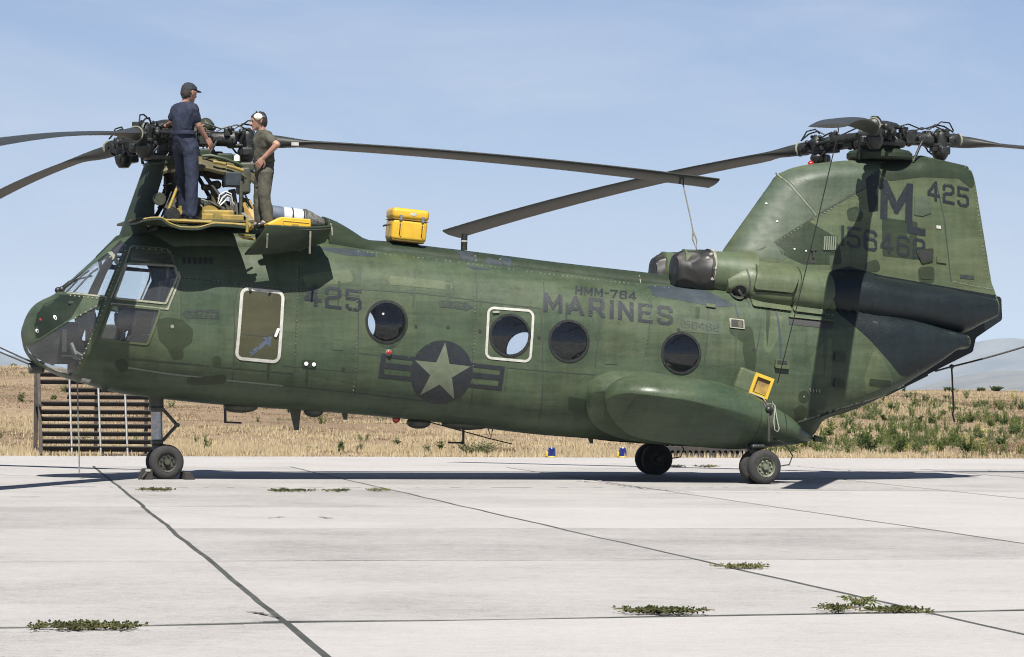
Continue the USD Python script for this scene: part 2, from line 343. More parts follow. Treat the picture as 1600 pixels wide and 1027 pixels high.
ys = np.unique(np.concatenate([np.linspace(-400, 40, 18), np.arange(40, 140, .8), np.linspace(140, 480, 30), np.linspace(480, 16000, 30)]))
tag(prim(obj('ground', grid(xs, ys, bank), 'dry_soil', smooth=True)), 'dry sandy soil of the field beyond the apron', kind='structure')

# distant ridges, several kilometres off
def ridge(name, dist, prof, seed, depth):
    xp = np.array([p[0] for p in prof], float); yp = np.array([p[1] for p in prof], float)
    wx = (xp - 800) / F * dist; wz = ((H0 + SL * (xp - 800)) - yp) / F * dist + HC
    pi = PchipInterpolator(wx, wz, extrapolate=False)
    X = np.linspace(wx[0], wx[-1], 260); T = np.linspace(-1, 1, 40); V = []
    for t in T:
        h = pi(X) * (1 - abs(t) ** 1.3)
        fb = (meshkit.fbm(np.stack([X * .0022, np.full_like(X, t * 2.2), X * 0], -1), 6, seed) - .5)
        h = h + fb * pi(X) * .9 * (1 - abs(t)) * (abs(t) > .02) * min(1, abs(t) * 4) + fb * pi(X) * .10
        V.append(np.stack([X, np.full_like(X, dist + t * depth), np.maximum(h, 0) - 16], -1))
    V = np.array(V); n, m = V.shape[:2]
    i, j = np.meshgrid(np.arange(n - 1), np.arange(m - 1), indexing='ij'); a = (i * m + j).ravel()
    f = np.concatenate([np.stack([a, a + 1, a + m + 1], 1), np.stack([a, a + m + 1, a + m], 1)])
    tag(prim(obj(name, trimesh.Trimesh(V.reshape(-1, 3), f, process=False), 'mountain_scrub', smooth=True)), 'hazy blue mountain ridge on the far horizon', kind='structure')
ridge('mountains', 11500, [(-2600, 560), (-1400, 520), (-700, 545), (-250, 530), (0, 546), (120, 575), (400, 585), (700, 570), (1000, 585), (1250, 590), (1400, 592), (1440, 585), (1478, 556), (1530, 528), (1575, 523), (1640, 528), (1800, 520), (2100, 545), (2500, 500), (3200, 560), (4200, 560)], 5, 1500)
ridge('hills', 7500, [(-2600, 575), (-1400, 560), (-500, 575), (-100, 562), (60, 570), (300, 585), (800, 590), (1200, 595), (1420, 600), (1500, 578), (1580, 569), (1700, 575), (2000, 560), (2600, 580), (4200, 580)], 11, 900)

# ------------------------------------------------------------------ apron of concrete slabs
# joints measured in the slab frame (a = along E1, b = along E2)
A0, DA, B0, DB = 2.30, 3.43, 16.15, 4.98
acuts = [A0 + DA * k for k in range(-9, 9)]
bcuts = [-3.8, 1.2, 6.2, 11.1, 15.85, 21.22, 26.05, 30.58, 35.6, 40.6, 45.6]
GAP, GAPB = .044, .070
def af(a, b): return a + ((b - 29.3) * .0243 if abs(a - A0) < .01 else 0) + (.35 if abs(a - A0 - 3 * DA) < .01 else 0)
A0, DA = 2.30, 3.43
_bed = grid(np.linspace(-60, 60, 2), np.linspace(-70, EDGE - .2, 2), lambda x, y: x * 0 - .0015); _bed.apply_transform(rotm((0, 0, 1), .27))
apron = obj('apron', _bed, 'joint_tar', smooth=False)
_p = prim(apron); tag(_p, 'weathered pale concrete parking apron with tarred joints', kind='structure')
def wob(p, s, amp): return (meshkit.fbm(np.array([[p * .9, s * 7.3, 0.]]), 4, int(s * 10) % 97)[0] - .5) * amp
def slab(a0, a1, b0, b1, far):
    """one slab, its edges chipped and wandering, top slightly crowned at the arris"""
    n = 16; P = []; wide = .22 if abs(b0 - 15.85) < .1 else GAPB
    def low(x): return b0 + wide * (.5 + wob(x, b0 + 7, 1.5)) + wob(x, b0, .10)
    def high(x): return b1 - .012 + wob(x, b1, .10)
    def left(y): return a0 + GAP / 2 + wob(y, a0 + 50, .05)
    def right(y): return a1 - GAP / 2 + wob(y, a1 + 50, .05)
    xa, xb = a0 + GAP / 2, a1 - GAP / 2
    for k in range(1, n): x = xa + (xb - xa) * k / n; P.append((x, low(x)))
    for k in range(n + 1): y = low(xb) + (high(xb) - low(xb)) * k / n; P.append((right(y), y))
    for k in range(1, n): x = xb + (xa - xb) * k / n; P.append((x, high(x)))
    for k in range(n + 1): y = high(xa) + (low(xa) - high(xa)) * k / n; P.append((left(y), y))
    def skew(x, y): return float(np.clip(.12 * (x - 3.2), -.45, .45)) if min(abs(y - 15.85), 9) < .5 else 0.
    P = [(x, y + skew(x, y)) for x, y in P]
    P = [(af(a0 if abs(p[0] - a0) < abs(p[0] - a1) else a1, p[1]) - (a0 if abs(p[0] - a0) < abs(p[0] - a1) else a1) + p[0] if min(abs(p[0] - a0), abs(p[0] - a1)) < .3 else p[0], p[1]) for p in P]
    pg = Polygon([tuple(E1 * p[0] + E2 * p[1]) for p in P]).buffer(0)
    if far: pg = pg.intersection(FARCLIP)
    if pg.is_empty or pg.area < .05: return None
    if pg.geom_type != 'Polygon': pg = max(pg.geoms, key=lambda g: g.area)
    dz = rng.uniform(.0005, .0025)
    m = trimesh.creation.extrude_polygon(pg, .06); m.apply_translation((0, 0, -.06 + dz)); return m
FARCLIP = Polygon([tuple(ET * a + EN * b) for a, b in [(-80, -90), (80, -90), (80, EDGE), (-80, EDGE)]])
for ia in range(len(acuts) - 1):
    for ib in range(len(bcuts) - 1):
        a0, a1, b0, b1 = acuts[ia], acuts[ia + 1], bcuts[ib], bcuts[ib + 1]
        m = slab(a0, a1, b0, b1, ib >= len(bcuts) - 3 or True)
        if m is None: continue
        c = m.centroid
        if c[1] > 8 and abs(c[0]) < 4 + .22 * c[1] + 3: obj('concrete_slab', m, 'concrete', apron, smooth=False)
# apron further out, beside and behind the photographer: plain concrete
ring = Polygon([(-300, -300), (300, -300), tuple(ET * 300 + EN * EDGE), tuple(ET * -300 + EN * EDGE)]).difference(
    Polygon([tuple(E1 * a + E2 * b) for a, b in [(acuts[0], bcuts[0]), (acuts[-1], bcuts[0]), (acuts[-1], bcuts[-1]), (acuts[0], bcuts[-1])]]).buffer(-.001))
outer = []
near_sl = Polygon([(-8, 8), (8, 8), (22, 60), (-22, 60)])
for g in getattr(ring, 'geoms', [ring]):
    m = trimesh.creation.extrude_polygon(g, .05); m.apply_translation((0, 0, -.0495)); outer.append(m)
obj('outer_concrete', cat(outer), 'concrete', apron, smooth=False)
# fill slabs the loop left out (outside the view) as one sheet each
rest = []
for ia in range(len(acuts) - 1):
    for ib in range(len(bcuts) - 1):
        a0, a1, b0, b1 = acuts[ia], acuts[ia + 1], bcuts[ib], bcuts[ib + 1]
        c = E1 * (a0 + a1) / 2 + E2 * (b0 + b1) / 2
        if not (c[1] > 8 and abs(c[0]) < 4 + .22 * c[1] + 3):
            pg = Polygon([tuple(E1 * a + E2 * b) for a, b in [(a0, b0 + .02), (a1 - .02, b0 + .02), (a1 - .02, b1), (a0, b1)]]).intersection(FARCLIP)
            if pg.is_empty: continue
            m = trimesh.creation.extrude_polygon(pg, .06); m.apply_translation((0, 0, -.0595)); rest.append(m)
if rest: obj('outer_concrete', cat(rest), 'concrete', apron, smooth=False)
# faded painted stripe
sa = G(0, 761); sb = G(1420, 763)
pts = [sa[:2] + (sb - sa)[:2] * t for t in np.linspace(-.2, 1, 60)]
st = LineString(pts).buffer(.055); st = st.difference(unary_union([Point(*(pts[rng.integers(60)] + rng.normal(0, .05, 2))).buffer(rng.uniform(.02, .12)) for _ in range(140)]))
ms = [trimesh.creation.triangulate_polygon(g, engine='earcut') for g in getattr(st, 'geoms', [st])]
ms = [trimesh.Trimesh(np.c_[v, np.full(len(v), .008)], f) for v, f in ms]
obj('painted_stripe', cat(ms), 'worn_white', apron, smooth=False)
# hairline cracks
def crack(px, w=.014, seed=0):
    g = [G(*p)[:2] for p in px]; P = []
    r = np.random.default_rng(seed)
    for a, b in zip(g[:-1], g[1:]):
        for t in np.linspace(0, 1, 14, endpoint=False): P.append(a + (b - a) * t + r.normal(0, .018, 2))
    P.append(g[-1]); pg = LineString(P).buffer(w, cap_style=2)
    v, f = trimesh.creation.triangulate_polygon(pg, engine='earcut'); return trimesh.Trimesh(np.c_[v, np.full(len(v), .009)], f)
for k, px in enumerate([[(900, 752), (955, 757), (1010, 765), (1085, 770)], [(1030, 772), (1200, 771), (1330, 771)], [(1230, 728), (1330, 736), (1400, 741)], [(1540, 736), (1600, 741)], [(470, 1040), (520, 1043), (640, 1041)],
                        [(390, 958), (440, 966)], [(60, 777), (15, 778)], [(500, 809), (520, 811)], [(425, 810), (445, 809)]]):
    obj('crack', crack(px, .012 if k != 4 else .03, k), 'joint_tar', apron, smooth=False)
# ------------------------------------------------------------------ the helicopter: surfaces as functions
class Body:
    """a lofted skin along u (towards the tail): top and bottom on the centre line, half width, roundness"""
    def __init__(s, us, top, bot, hw, nt, nb, mid=.5, vc=0., k=96):
        s.us, s.top, s.bot, s.hw, s.nt, s.nb, s.mid, s.vc, s.k = us, top, bot, hw, nt, nb, mid, vc, k
    def at(s, u):
        return [np.interp(u, s.us, x) for x in (s.top, s.bot, s.hw, s.nt, s.nb)]
    def v(s, u, w, side=-1):
        u = np.asarray(u, float); w = np.asarray(w, float)
        t, b, h, nt, nb = s.at(u); m = b + (t - b) * (np.interp(u, s.us, s.mid) if np.ndim(s.mid) else s.mid)
        z = np.where(w > m, (w - m) / np.maximum(t - m, 1e-6), (m - w) / np.maximum(m - b, 1e-6))
        n = np.where(w > m, nt, nb)
        val = s.vc + side * h * np.maximum(1 - np.clip(z, 0, 1) ** n, 0) ** (1 / n)
        return np.where((z <= 1) & (u >= s.us[0]) & (u <= s.us[-1]), val, np.nan)
    def mesh(s, inset=0., u0=None, u1=None):
        us = s.us; keep = np.ones(len(us), bool)
        if u0 is not None: keep &= us >= u0
        if u1 is not None: keep &= us <= u1
        idx = np.nonzero(keep)[0]; k = s.k; V = []
        th = (np.arange(k) + .5) / k * 2 * PI
        for i in idx:
            t, b, h = s.top[i] - inset, s.bot[i] + inset, max(s.hw[i] - inset, .004)
            if t - b < .008: c = (t + b) / 2; t, b = c + .004, c - .004
            m = b + (t - b) * (s.mid[i] if np.ndim(s.mid) else s.mid); c, sn = np.cos(th), np.sin(th)
            n = np.where(sn > 0, s.nt[i], s.nb[i])
            y = h * np.sign(c) * np.abs(c) ** (2 / n); z = np.where(sn > 0, t - m, m - b) * np.sign(sn) * np.abs(sn) ** (2 / n) + m
            V.append(np.stack([np.full(k, us[i]), s.vc + y, z], 1))
        q = len(V); V.append([[us[idx[0]], s.vc, (s.top[idx[0]] + s.bot[idx[0]]) / 2], [us[idx[-1]], s.vc, (s.top[idx[-1]] + s.bot[idx[-1]]) / 2]])
        V = np.vstack(V); f = []
        j = np.arange(k); jn = (j + 1) % k
        for i in range(q - 1):
            f.append(np.stack([i * k + j, i * k + jn, (i + 1) * k + jn], 1)); f.append(np.stack([i * k + j, (i + 1) * k + jn, (i + 1) * k + j], 1))
        f.append(np.stack([np.full(k, q * k), jn, j], 1)); f.append(np.stack([np.full(k, q * k + 1), (q - 1) * k + j, (q - 1) * k + jn], 1))
        m = trimesh.Trimesh(V, np.vstack(f), process=False); m.fix_normals(); return m
def curve(pts, us, t0=None):
    p = np.array(sorted(map(tuple, pts))); 
    x = p[:, 0] if t0 is None else np.sqrt(np.maximum(p[:, 0] - t0, 0)); X = us if t0 is None else np.sqrt(np.maximum(us - t0, 0))
    x, i = np.unique(x, return_index=True); return PchipInterpolator(x, p[i, 1], extrapolate=True)(np.clip(X, x[0], x[-1]))
def apx(l, v): return [tuple(A(x, y, v)) for x, y in l]

U0 = -9.56; U1 = 3.70
us = np.unique(np.concatenate([U0 + np.linspace(0, 1.0, 42) ** 2 * 1.6, np.linspace(U0 + 1.6, U1, 110)]))
topc = curve([(U0, 1.93)] + apx([(36.6, 506.6), (43, 491), (53, 477.7), (65.6, 469), (81, 462), (92, 455), (120, 430), (150, 403), (183, 374)], 0) +
             [(-8.05, 3.285), (-7.5, 3.32), (-6.6, 3.29), (-5.5, 3.20)] + [(a, b + .035) for a, b in apx([(560, 391), (654, 401), (860, 427), (1050, 448)], -.33)] +
             [(.4, 2.72), (1.5, 2.62), (2.6, 2.45), (3.3, 2.22), (U1, 2.09)], us, U0)
botc = curve([(U0, 1.93)] + apx([(35.2, 533), (38.4, 547), (46, 560), (55, 570.6), (72.6, 578.5), (95, 589), (114.6, 595), (142.7, 603), (169, 611), (240, 622), (350, 633), (450, 640), (560, 648), (700, 662), (850, 680), (1000, 690), (1150, 696), (1240, 687)], 0) + apx([(1290, 664), (1340, 644), (1390, 621), (1450, 585), (1487, 560), (1504, 546)], -.85), us, U0)
hwc = curve([(U0, .0), (U0 + .03, .21), (U0 + .1, .40), (U0 + .25, .60), (U0 + .5, .80), (U0 + .8, .93), (-8.4, 1.02), (-7.8, 1.07), (-7.0, 1.10), (1.4, 1.10), (2.2, 1.06), (3.0, .95), (U1, .80)], us, U0)
ntc = np.interp(us, [U0, -9.0, -8.0, -6.5, 1.0, 3.9], [2.0, 2.3, 2.7, 3.0, 3.0, 3.4])
nbc = np.interp(us, [U0, -9.0, -8.0, -6.0, 1.0, 2.0, 3.9], [2.0, 2.1, 2.5, 3.0, 3.2, 4.5, 4.5])
FUS = Body(us, topc, botc, hwc, ntc, nbc, .5, k=128)
# engine fairing: broad shoulder under the fin that ends in the blunt exhaust fairing
uf = np.linspace(.05, 4.19, 70)
FAIR = Body(uf, curve([(.05, 2.92), (.4, 3.13)] + apx([(1175, 405), (1240, 412), (1300, 420), (1330, 420), (1376, 430), (1455, 444), (1520, 458), (1554, 466)], -.5), uf),
            curve([(.05, 2.55), (.5, 2.35), (1.5, 2.25), (3.0, 2.14), (3.70, 2.09), (3.95, 2.20), (4.19, 2.315)], uf),
            np.interp(uf, [.05, .45, 1.2, 2.2, 3.2, 3.8, 4.19], [.80, .95, 1.0, 1.0, .90, .80, .70]),
            np.interp(uf, [0, 3, 4.19], [2.6, 2.8, 4.0]), np.interp(uf, [0, 3, 4.19], [2.8, 2.8, 4.0]), .45)
# drive shaft tunnel along the roof
ut = np.linspace(A(503, 338, 0)[0], -.15, 60)
tt_ = curve(apx([(500, 338), (520, 345), (545, 359), (573, 375), (600, 377), (660, 384), (720, 391), (860, 409), (1000, 425), (1060, 432)], 0), ut)
TUN = Body(ut, tt_, np.interp(ut, us, topc) - .16, np.interp(ut, [ut[0], ut[0] + .65, -.15], [.50, .33, .33]), np.full(60, 2.3), np.full(60, 3.0), .35)
# aft pylon
lead = np.array(apx([(1124, 404), (1131, 390), (1213, 274)], 0)); trail = np.array(apx([(1557, 480), (1543, 442), (1518, 276), (1512, 240)], 0))
def le(w): return np.interp(w, lead[:, 1], lead[:, 0]) + np.maximum(w - lead[-1, 1], 0) * .8
def te(w): return np.interp(w, trail[:, 1], trail[:, 0])
zt = np.array(sorted(apx([(1200, 278), (1217, 271), (1240, 262), (1271, 256), (1325, 251), (1421, 248.5), (1434, 246), (1450, 247), (1472, 253), (1500, 260), (1513, 264), (1524, 276)], 0)))
_zt = PchipInterpolator(zt[:, 0], zt[:, 1]); WB = 2.55
def ztop(u): return _zt(np.clip(u, zt[0, 0], zt[-1, 0]))
def fin_half(u, w):
    L0, T0 = le(w), te(w); s_ = np.clip((u - L0) / (T0 - L0), 0, 1)
    T = np.interp(w, [2.5, 3.2, 4.2, 4.7], [.52, .47, .37, .34])
    pr = np.where(s_ < .34, np.sqrt(np.maximum(1 - ((.34 - s_) / .34) ** 2.4, 0)), 1 - np.clip((s_ - .34) / .66, 0, 1) ** 1.9 * .74)
    zz = ztop(u); R = .26; q = np.clip((w - (zz - R)) / R, 0, 1)
    return T * pr * np.sqrt(np.maximum(1 - q ** 2.2, 0)) + .002
def fin_v(u, w):
    u = np.asarray(u, float); w = np.asarray(w, float)
    ok = (u >= le(w)) & (u <= te(w)) & (w <= ztop(u)) & (w >= WB)
    return np.where(ok, -fin_half(u, w), np.nan)
def fin_mesh():
    S = np.concatenate([(1 - np.cos(np.linspace(0, PI / 2, 26))) * .5, np.linspace(.5, 1, 30)[1:]]); Rr = np.concatenate([np.linspace(0, .8, 34), .8 + .2 * np.sin(np.linspace(0, PI / 2, 22))[1:]])
    U = np.zeros((len(S), len(Rr))); W = np.full_like(U, 3.5)
    for _ in range(25):
        U = le(W) + S[:, None] * (te(W) - le(W)); W = .5 * W + .5 * (WB + Rr[None] * (ztop(U) - WB))
    U = le(W) + S[:, None] * (te(W) - le(W))
    T = fin_half(U, W); n, m = U.shape
    near = np.stack([U, -T, W], -1).reshape(-1, 3); far = np.stack([U, T, W], -1).reshape(-1, 3)
    i, j = np.meshgrid(np.arange(n - 1), np.arange(m - 1), indexing='ij'); a = (i * m + j).ravel()
    f1 = np.concatenate([np.stack([a, a + m, a + m + 1], 1), np.stack([a, a + m + 1, a + 1], 1)])
    N = n * m; f2 = f1[:, ::-1] + N; ed = []
    loop = [k * m + m - 1 for k in range(n)]; loop2 = [(n - 1) * m + k for k in range(m)]; loop3 = [k for k in range(m)]
    for lp in (loop, loop2, loop3):
        for p, q in zip(lp[:-1], lp[1:]): ed += [[p, q, N + q], [p, N + q, N + p]]
    mm = trimesh.Trimesh(np.vstack([near, far]), np.vstack([f1, f2, ed]), process=False); mm.merge_vertices(); trimesh.repair.fix_normals(mm); return mm
def surf(u, w, bodies=('fus', 'fair', 'fin', 'tun')):
    r = []
    if 'fus' in bodies: r.append(FUS.v(u, w))
    if 'fair' in bodies: r.append(FAIR.v(u, w))
    if 'tun' in bodies: r.append(TUN.v(u, w))
    if 'fin' in bodies: r.append(fin_v(u, w))
    if 'pod' in bodies: r.append(POD.v(u, w))
    r = np.array(r); r = np.where(np.isnan(r), 9., r).min(0)
    return np.where(r > 8, -.02, r)
def P2(x, y, bodies=('fus', 'fair', 'fin', 'tun')):
    """the point (u, w) of the port skin seen at a photograph position"""
    v = -1.0
    for _ in range(7):
        q = A(x, y, v); v = .35 * v + .65 * float(surf(q[0], q[1], bodies))
    return q
def PP(l, bodies=('fus', 'fair', 'fin', 'tun')): return [tuple(P2(x, y, bodies)) for x, y in l]
def drape(shape, off, thick, bodies=('fus', 'fair', 'fin', 'tun'), edge=.07):
    """a shapely shape in (u, w), laid on the skin as a thin solid"""
    out = []
    for g in getattr(shape, 'geoms', [shape]):
        if g.geom_type != 'Polygon' or g.area < 1e-5: continue
        g = g.segmentize(edge * .8).simplify(.0006)
        m = trimesh.creation.extrude_polygon(g, thick, engine='earcut')
        v, f = trimesh.remesh.subdivide_to_size(m.vertices, m.faces, edge, max_iter=12)
        out.append(trimesh.Trimesh(np.stack([v[:, 0], surf(v[:, 0], v[:, 1], bodies) - off - v[:, 2], v[:, 1]], 1), f[:, ::-1], process=False))
    return cat(out) if out else None
HELI = thing('helicopter', 'green twin-rotor military helicopter parked on the concrete apron, forward rotor pylon opened up', 'helicopter', O, PSI)
ALL = ('fus', 'fair', 'fin', 'tun')
def decal(name, shape, m, off=.004, thick=.0015, bodies=ALL, parent=None, edge=.07, label=None):
    d = drape(shape, off, thick, bodies, edge)
    if d is None: return None
    p = obj(name, d, m, parent or HULL, smooth=40)
    if label: prim(p).SetCustomDataByKey('label', label)
    return p
def rpoly(pts, r=.05): 
    p = Polygon(pts).buffer(0); return p.buffer(-r).buffer(r, quad_segs=6)

# ---- openings
W1, W2, W3, W4 = [P2(x, y) for x, y in ((604, 503), (797, 524), (889, 533), (1064, 552))]
RWIN = .268
def hole(pts, r=.03): return rpoly(pts, r)
BODY1 = ('fus',)
cock = {
    'windscreen': Polygon([A(91, 456, -.12), P2(163.5, 462, BODY1), P2(183, 414, BODY1), A(163, 397, -.12)]),
    'windscreen_upper': Polygon([A(167, 393.5, -.12), P2(186, 408, BODY1), P2(197.5, 384, BODY1), A(184, 377, -.12)]),
    'side_window': hole(PP([(181, 464.5), (199.5, 413.5), (272, 417.5), (276, 431), (258, 472.5)], BODY1), .02),
    'eyebrow_window': hole(PP([(203.5, 406), (209.5, 388), (265, 392.5), (272, 413)], BODY1), .02),
    'lower_window': hole(PP([(176, 478.5), (157.5, 529), (229.5, 536.5), (248.5, 485)], BODY1), .02),
    'chin_window': Polygon([P2(158, 476, BODY1), P2(119, 584, BODY1), A(112, 588, -.3), A(85, 581, -.14), A(60, 566, -.10), A(44, 551, -.10), A(40.5, 542, -.12), P2(62, 531, BODY1), P2(87, 515, BODY1), P2(111, 500, BODY1)]).buffer(0),
}
def prism(pg, v0, v1):
    m = trimesh.creation.extrude_polygon(pg, 1.0, engine='earcut')      # x,y,z -> u,w along v
    V = np.stack([m.vertices[:, 0], v0 + m.vertices[:, 2] * (v1 - v0), m.vertices[:, 1]], 1)
    t = trimesh.Trimesh(V, m.faces, process=False)
    if t.volume < 0: t.invert()
    return t2m(t)
far1 = A(558, 509, 1.06); far2 = A(820, 549, 1.06)
outer_m = t2m(FUS.mesh()); shell = outer_m - t2m(FUS.mesh(.045, U0 + .05, U1 - .06))
cuts = []
for k_, pg in cock.items():
    v1 = -.035 if k_.startswith('wind') or k_ == 'chin_window' else -.3
    cuts += [prism(pg, -1.5, v1), prism(pg, -v1, 1.5)]
for c in (W1, W2, W3, W4): cuts.append(prism(Point(*c).buffer(RWIN, quad_segs=24), -1.6, -.6))
for c in (far1, far2): cuts.append(prism(Point(*c).buffer(RWIN, quad_segs=24), .6, 1.6))
shell = shell - m3.Manifold.batch_boolean(cuts, m3.OpType.Add)
HULL = obj('fuselage', m2t(shell), 'green_paint', HELI, smooth=32)
# panes
lay = t2m(FUS.mesh(.008)) - t2m(FUS.mesh(.013))
for k_, pg in cock.items():
    v1 = -.035 if k_.startswith('wind') or k_ == 'chin_window' else -.3
    for a, b in ((-1.5, v1), (-v1, 1.5)):
        g = m2t(lay ^ prism(pg.buffer(.012), a, b))
        if len(g.faces): obj(k_, g, 'pane_glass', HULL, smooth=40)
def dome_pane(c, bulge, side=-1, R=RWIN, drop=0.):
    k, n = 14, 40; V = []; 
    for i in range(k + 1):
        r = R * 1.0 * i / k
        for j in range(n):
            t = 2 * PI * j / n; u, w = c[0] + r * math.cos(t), c[1] + r * math.sin(t)
            h = bulge * (1 - (r / R) ** 2) ** .75
            V.append((u, (float(FUS.v(u, w)) if side < 0 else float(FUS.v(u, w, 1))) + side * (h - .004), w - drop * h))
    f = []
    for i in range(k):
        for j in range(n):
            q = (j + 1) % n; a, b, c_, d = i * n + j, i * n + q, (i + 1) * n + q, (i + 1) * n + j
            f += [[a, b, c_], [a, c_, d]] if side > 0 else [[a, c_, b], [a, d, c_]]
    return trimesh.Trimesh(V, f, process=False)
for c, bl, dr in ((W1, .17, .25), (W2, .05, 0), (W3, .05, 0), (W4, .05, 0)):
    p = obj('round_window', dome_pane(c, bl, -1, drop=dr), 'smoked_glass', HULL, smooth=True)
    obj('window_seal', drape(Point(*c).buffer(RWIN + .022, quad_segs=24).difference(Point(*c).buffer(RWIN - .012, quad_segs=24)), -.004, .016, BODY1), 'rotor_metal', HULL, smooth=40)
for c in (far1, far2): obj('round_window', dome_pane(c, .05, 1), 'smoked_glass', HULL, smooth=True)
# frames round the cockpit glass
for k_ in ('side_window', 'lower_window', 'eyebrow_window'):
    pg = cock[k_]; decal('window_frame', pg.buffer(.028).difference(pg.buffer(.002)), 'frame_pale' if k_ == 'side_window' else 'light_green_paint', .001, .010, BODY1, label=None)
post = LineString(PP([(200.5, 386), (169.5, 466), (114, 589)], BODY1))
decal('bulkhead_strap', post.buffer(.035, cap_style=2), 'light_green_paint', .001, .009, BODY1)
decal('bulkhead_strap', LineString(PP([(203.5, 386), (173, 466)], BODY1)).buffer(.008, cap_style=2), 'frame_pale', .010, .004, BODY1)
decal('windscreen_bar', LineString([A(165, 395.5, -.10), P2(184.5, 411, BODY1)]).buffer(.022, cap_style=2), 'frame_pale', .001, .008, BODY1)
decal('windscreen_sill', LineString([A(93, 457.5, -.15), P2(168, 464.5, BODY1)]).buffer(.010, cap_style=2), 'frame_pale', .001, .006, BODY1)
decal('window_rail', LineString(PP([(173, 474.5), (262, 483), (281, 434), (279, 424)], BODY1)).buffer(.012, cap_style=2), 'frame_pale', .001, .008, BODY1)
decal('eyebrow_rail', LineString(PP([(204, 384.5), (262, 389.5), (272, 402)], BODY1)).buffer(.010, cap_style=2), 'frame_pale', .001, .006, BODY1)
# sliding window division
decal('window_bar', LineString(PP([(231, 415), (235, 425), (233, 437), (219, 470)], BODY1)).buffer(.010), 'gear_paint', -.005, .014, BODY1)
riv = []
def rivrow(a, b, n):
    for t in np.linspace(0, 1, n):
        q = P2(a[0] + (b[0] - a[0]) * t, a[1] + (b[1] - a[1]) * t, BODY1); riv.append(sph((q[0], float(surf(*q, BODY1)) - .010, q[1]), .011, 1, (1, .6, 1)))
rivrow((196, 392), (166, 465), 13); rivrow((163, 478), (119, 582), 15); rivrow((110, 462), (165, 468), 9); rivrow((205, 387), (262, 391), 7); rivrow((118, 497), (150, 479), 5); rivrow((172, 402), (184, 412), 4)
obj('rivets', cat(riv), 'frame_pale', HULL); tag(prim(f'{HULL}/rivets'), kind='stuff')
# wipers
for dv in (-.18, .22):
    c = np.array([A(94, 453, 0)[0], dv, A(94, 453, 0)[1]]); e = np.array([A(140, 428, 0)[0] - .02, dv * 2.2, A(140, 428, 0)[1] - .04])
    obj('wiper', cat([tube([c, c + (e - c) * .6 + [-.05, 0, .02], e], .012), tube([e + [-.35, -.1, -.33], e + [-.02, 0, .03], e + [.08, .02, .10]], .013), sph(c, .045, 1)]), 'rotor_metal', HULL)

# ---- cockpit interior
def part(name, mesh, m, parent=None, smooth=30): return obj(name, mesh, m, parent or HELI, smooth)
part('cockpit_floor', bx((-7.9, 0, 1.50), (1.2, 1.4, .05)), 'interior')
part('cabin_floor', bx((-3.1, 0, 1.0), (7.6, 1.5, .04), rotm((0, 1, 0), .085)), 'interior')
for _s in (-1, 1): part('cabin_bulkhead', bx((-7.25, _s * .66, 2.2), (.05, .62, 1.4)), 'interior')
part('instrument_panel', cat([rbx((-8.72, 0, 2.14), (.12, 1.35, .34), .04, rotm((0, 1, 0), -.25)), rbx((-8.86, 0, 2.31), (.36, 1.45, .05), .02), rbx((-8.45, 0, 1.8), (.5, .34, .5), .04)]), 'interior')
for sv in (-.48, .48):
    st_ = part('cockpit_seat', cat([rbx((-7.85, sv, 1.86), (.46, .46, .12), .04), rbx((-7.58, sv, 2.28), (.13, .46, .85), .05, rotm((0, 1, 0), .18)), bx((-7.8, sv, 1.65), (.3, .3, .3))]), 'interior')
    obj('headrest', rbx((-7.50, sv, 2.77), (.11, .26, .2), .05), 'gear_paint', st_)
    obj('harness', cat([tube([(-7.63, sv - .1, 2.66), (-7.68, sv - .09, 2.3), (-7.75, sv - .1, 1.95)], .02), tube([(-7.63, sv + .1, 2.66), (-7.68, sv + .09, 2.3), (-7.75, sv + .1, 1.95)], .02)]), 'cable_grey', st_)
    part('control_stick', cat([tube([(-8.35, sv, 1.5), (-8.33, sv, 1.8), (-8.22, sv, 2.05), (-8.24, sv, 2.14)], .016), rbx((-8.24, sv, 2.17), (.05, .05, .12), .02)]), 'gear_paint')
    part('rudder_pedals', cat([bx((-8.95, sv - .12, 1.72), (.03, .12, .16), rotm((0, 1, 0), -.4)), bx((-8.95, sv + .12, 1.72), (.03, .12, .16), rotm((0, 1, 0), -.4)), tube([(-8.95, sv - .12, 1.7), (-8.7, sv - .12, 1.55)], .014), tube([(-8.95, sv + .12, 1.7), (-8.7, sv + .12, 1.55)], .014)]), 'galvanised')
c = A3(196, 501, -.5); hm = part('flight_helmet', sph(c, .14, 3, (1.05, .9, 1)), 'cable_grey', HELI, True)
c = A3(120, 556, -.45); part('pedal_wheel', cat([lathe([(0, 0), (0, .055), (.03, .055), (.03, 0)], c, c + [0, .05, 0]), tube([c, c + [-.2, 0, 0]], .012), tube([c, c + [.1, 0, -.12]], .012), bx(c + [-.17, 0, .20], (.06, .1, .3))]), 'cable_grey')
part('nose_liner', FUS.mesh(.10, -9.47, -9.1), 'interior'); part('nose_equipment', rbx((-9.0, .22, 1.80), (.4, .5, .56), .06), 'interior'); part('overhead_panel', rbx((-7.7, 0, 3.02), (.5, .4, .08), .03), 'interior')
part('door_frame_hoop', tube([(-7.6, .98, 2.2), (-7.62, .97, 2.7), (-7.75, .93, 2.95), (-8.2, .9, 3.0)], .02), 'interior')

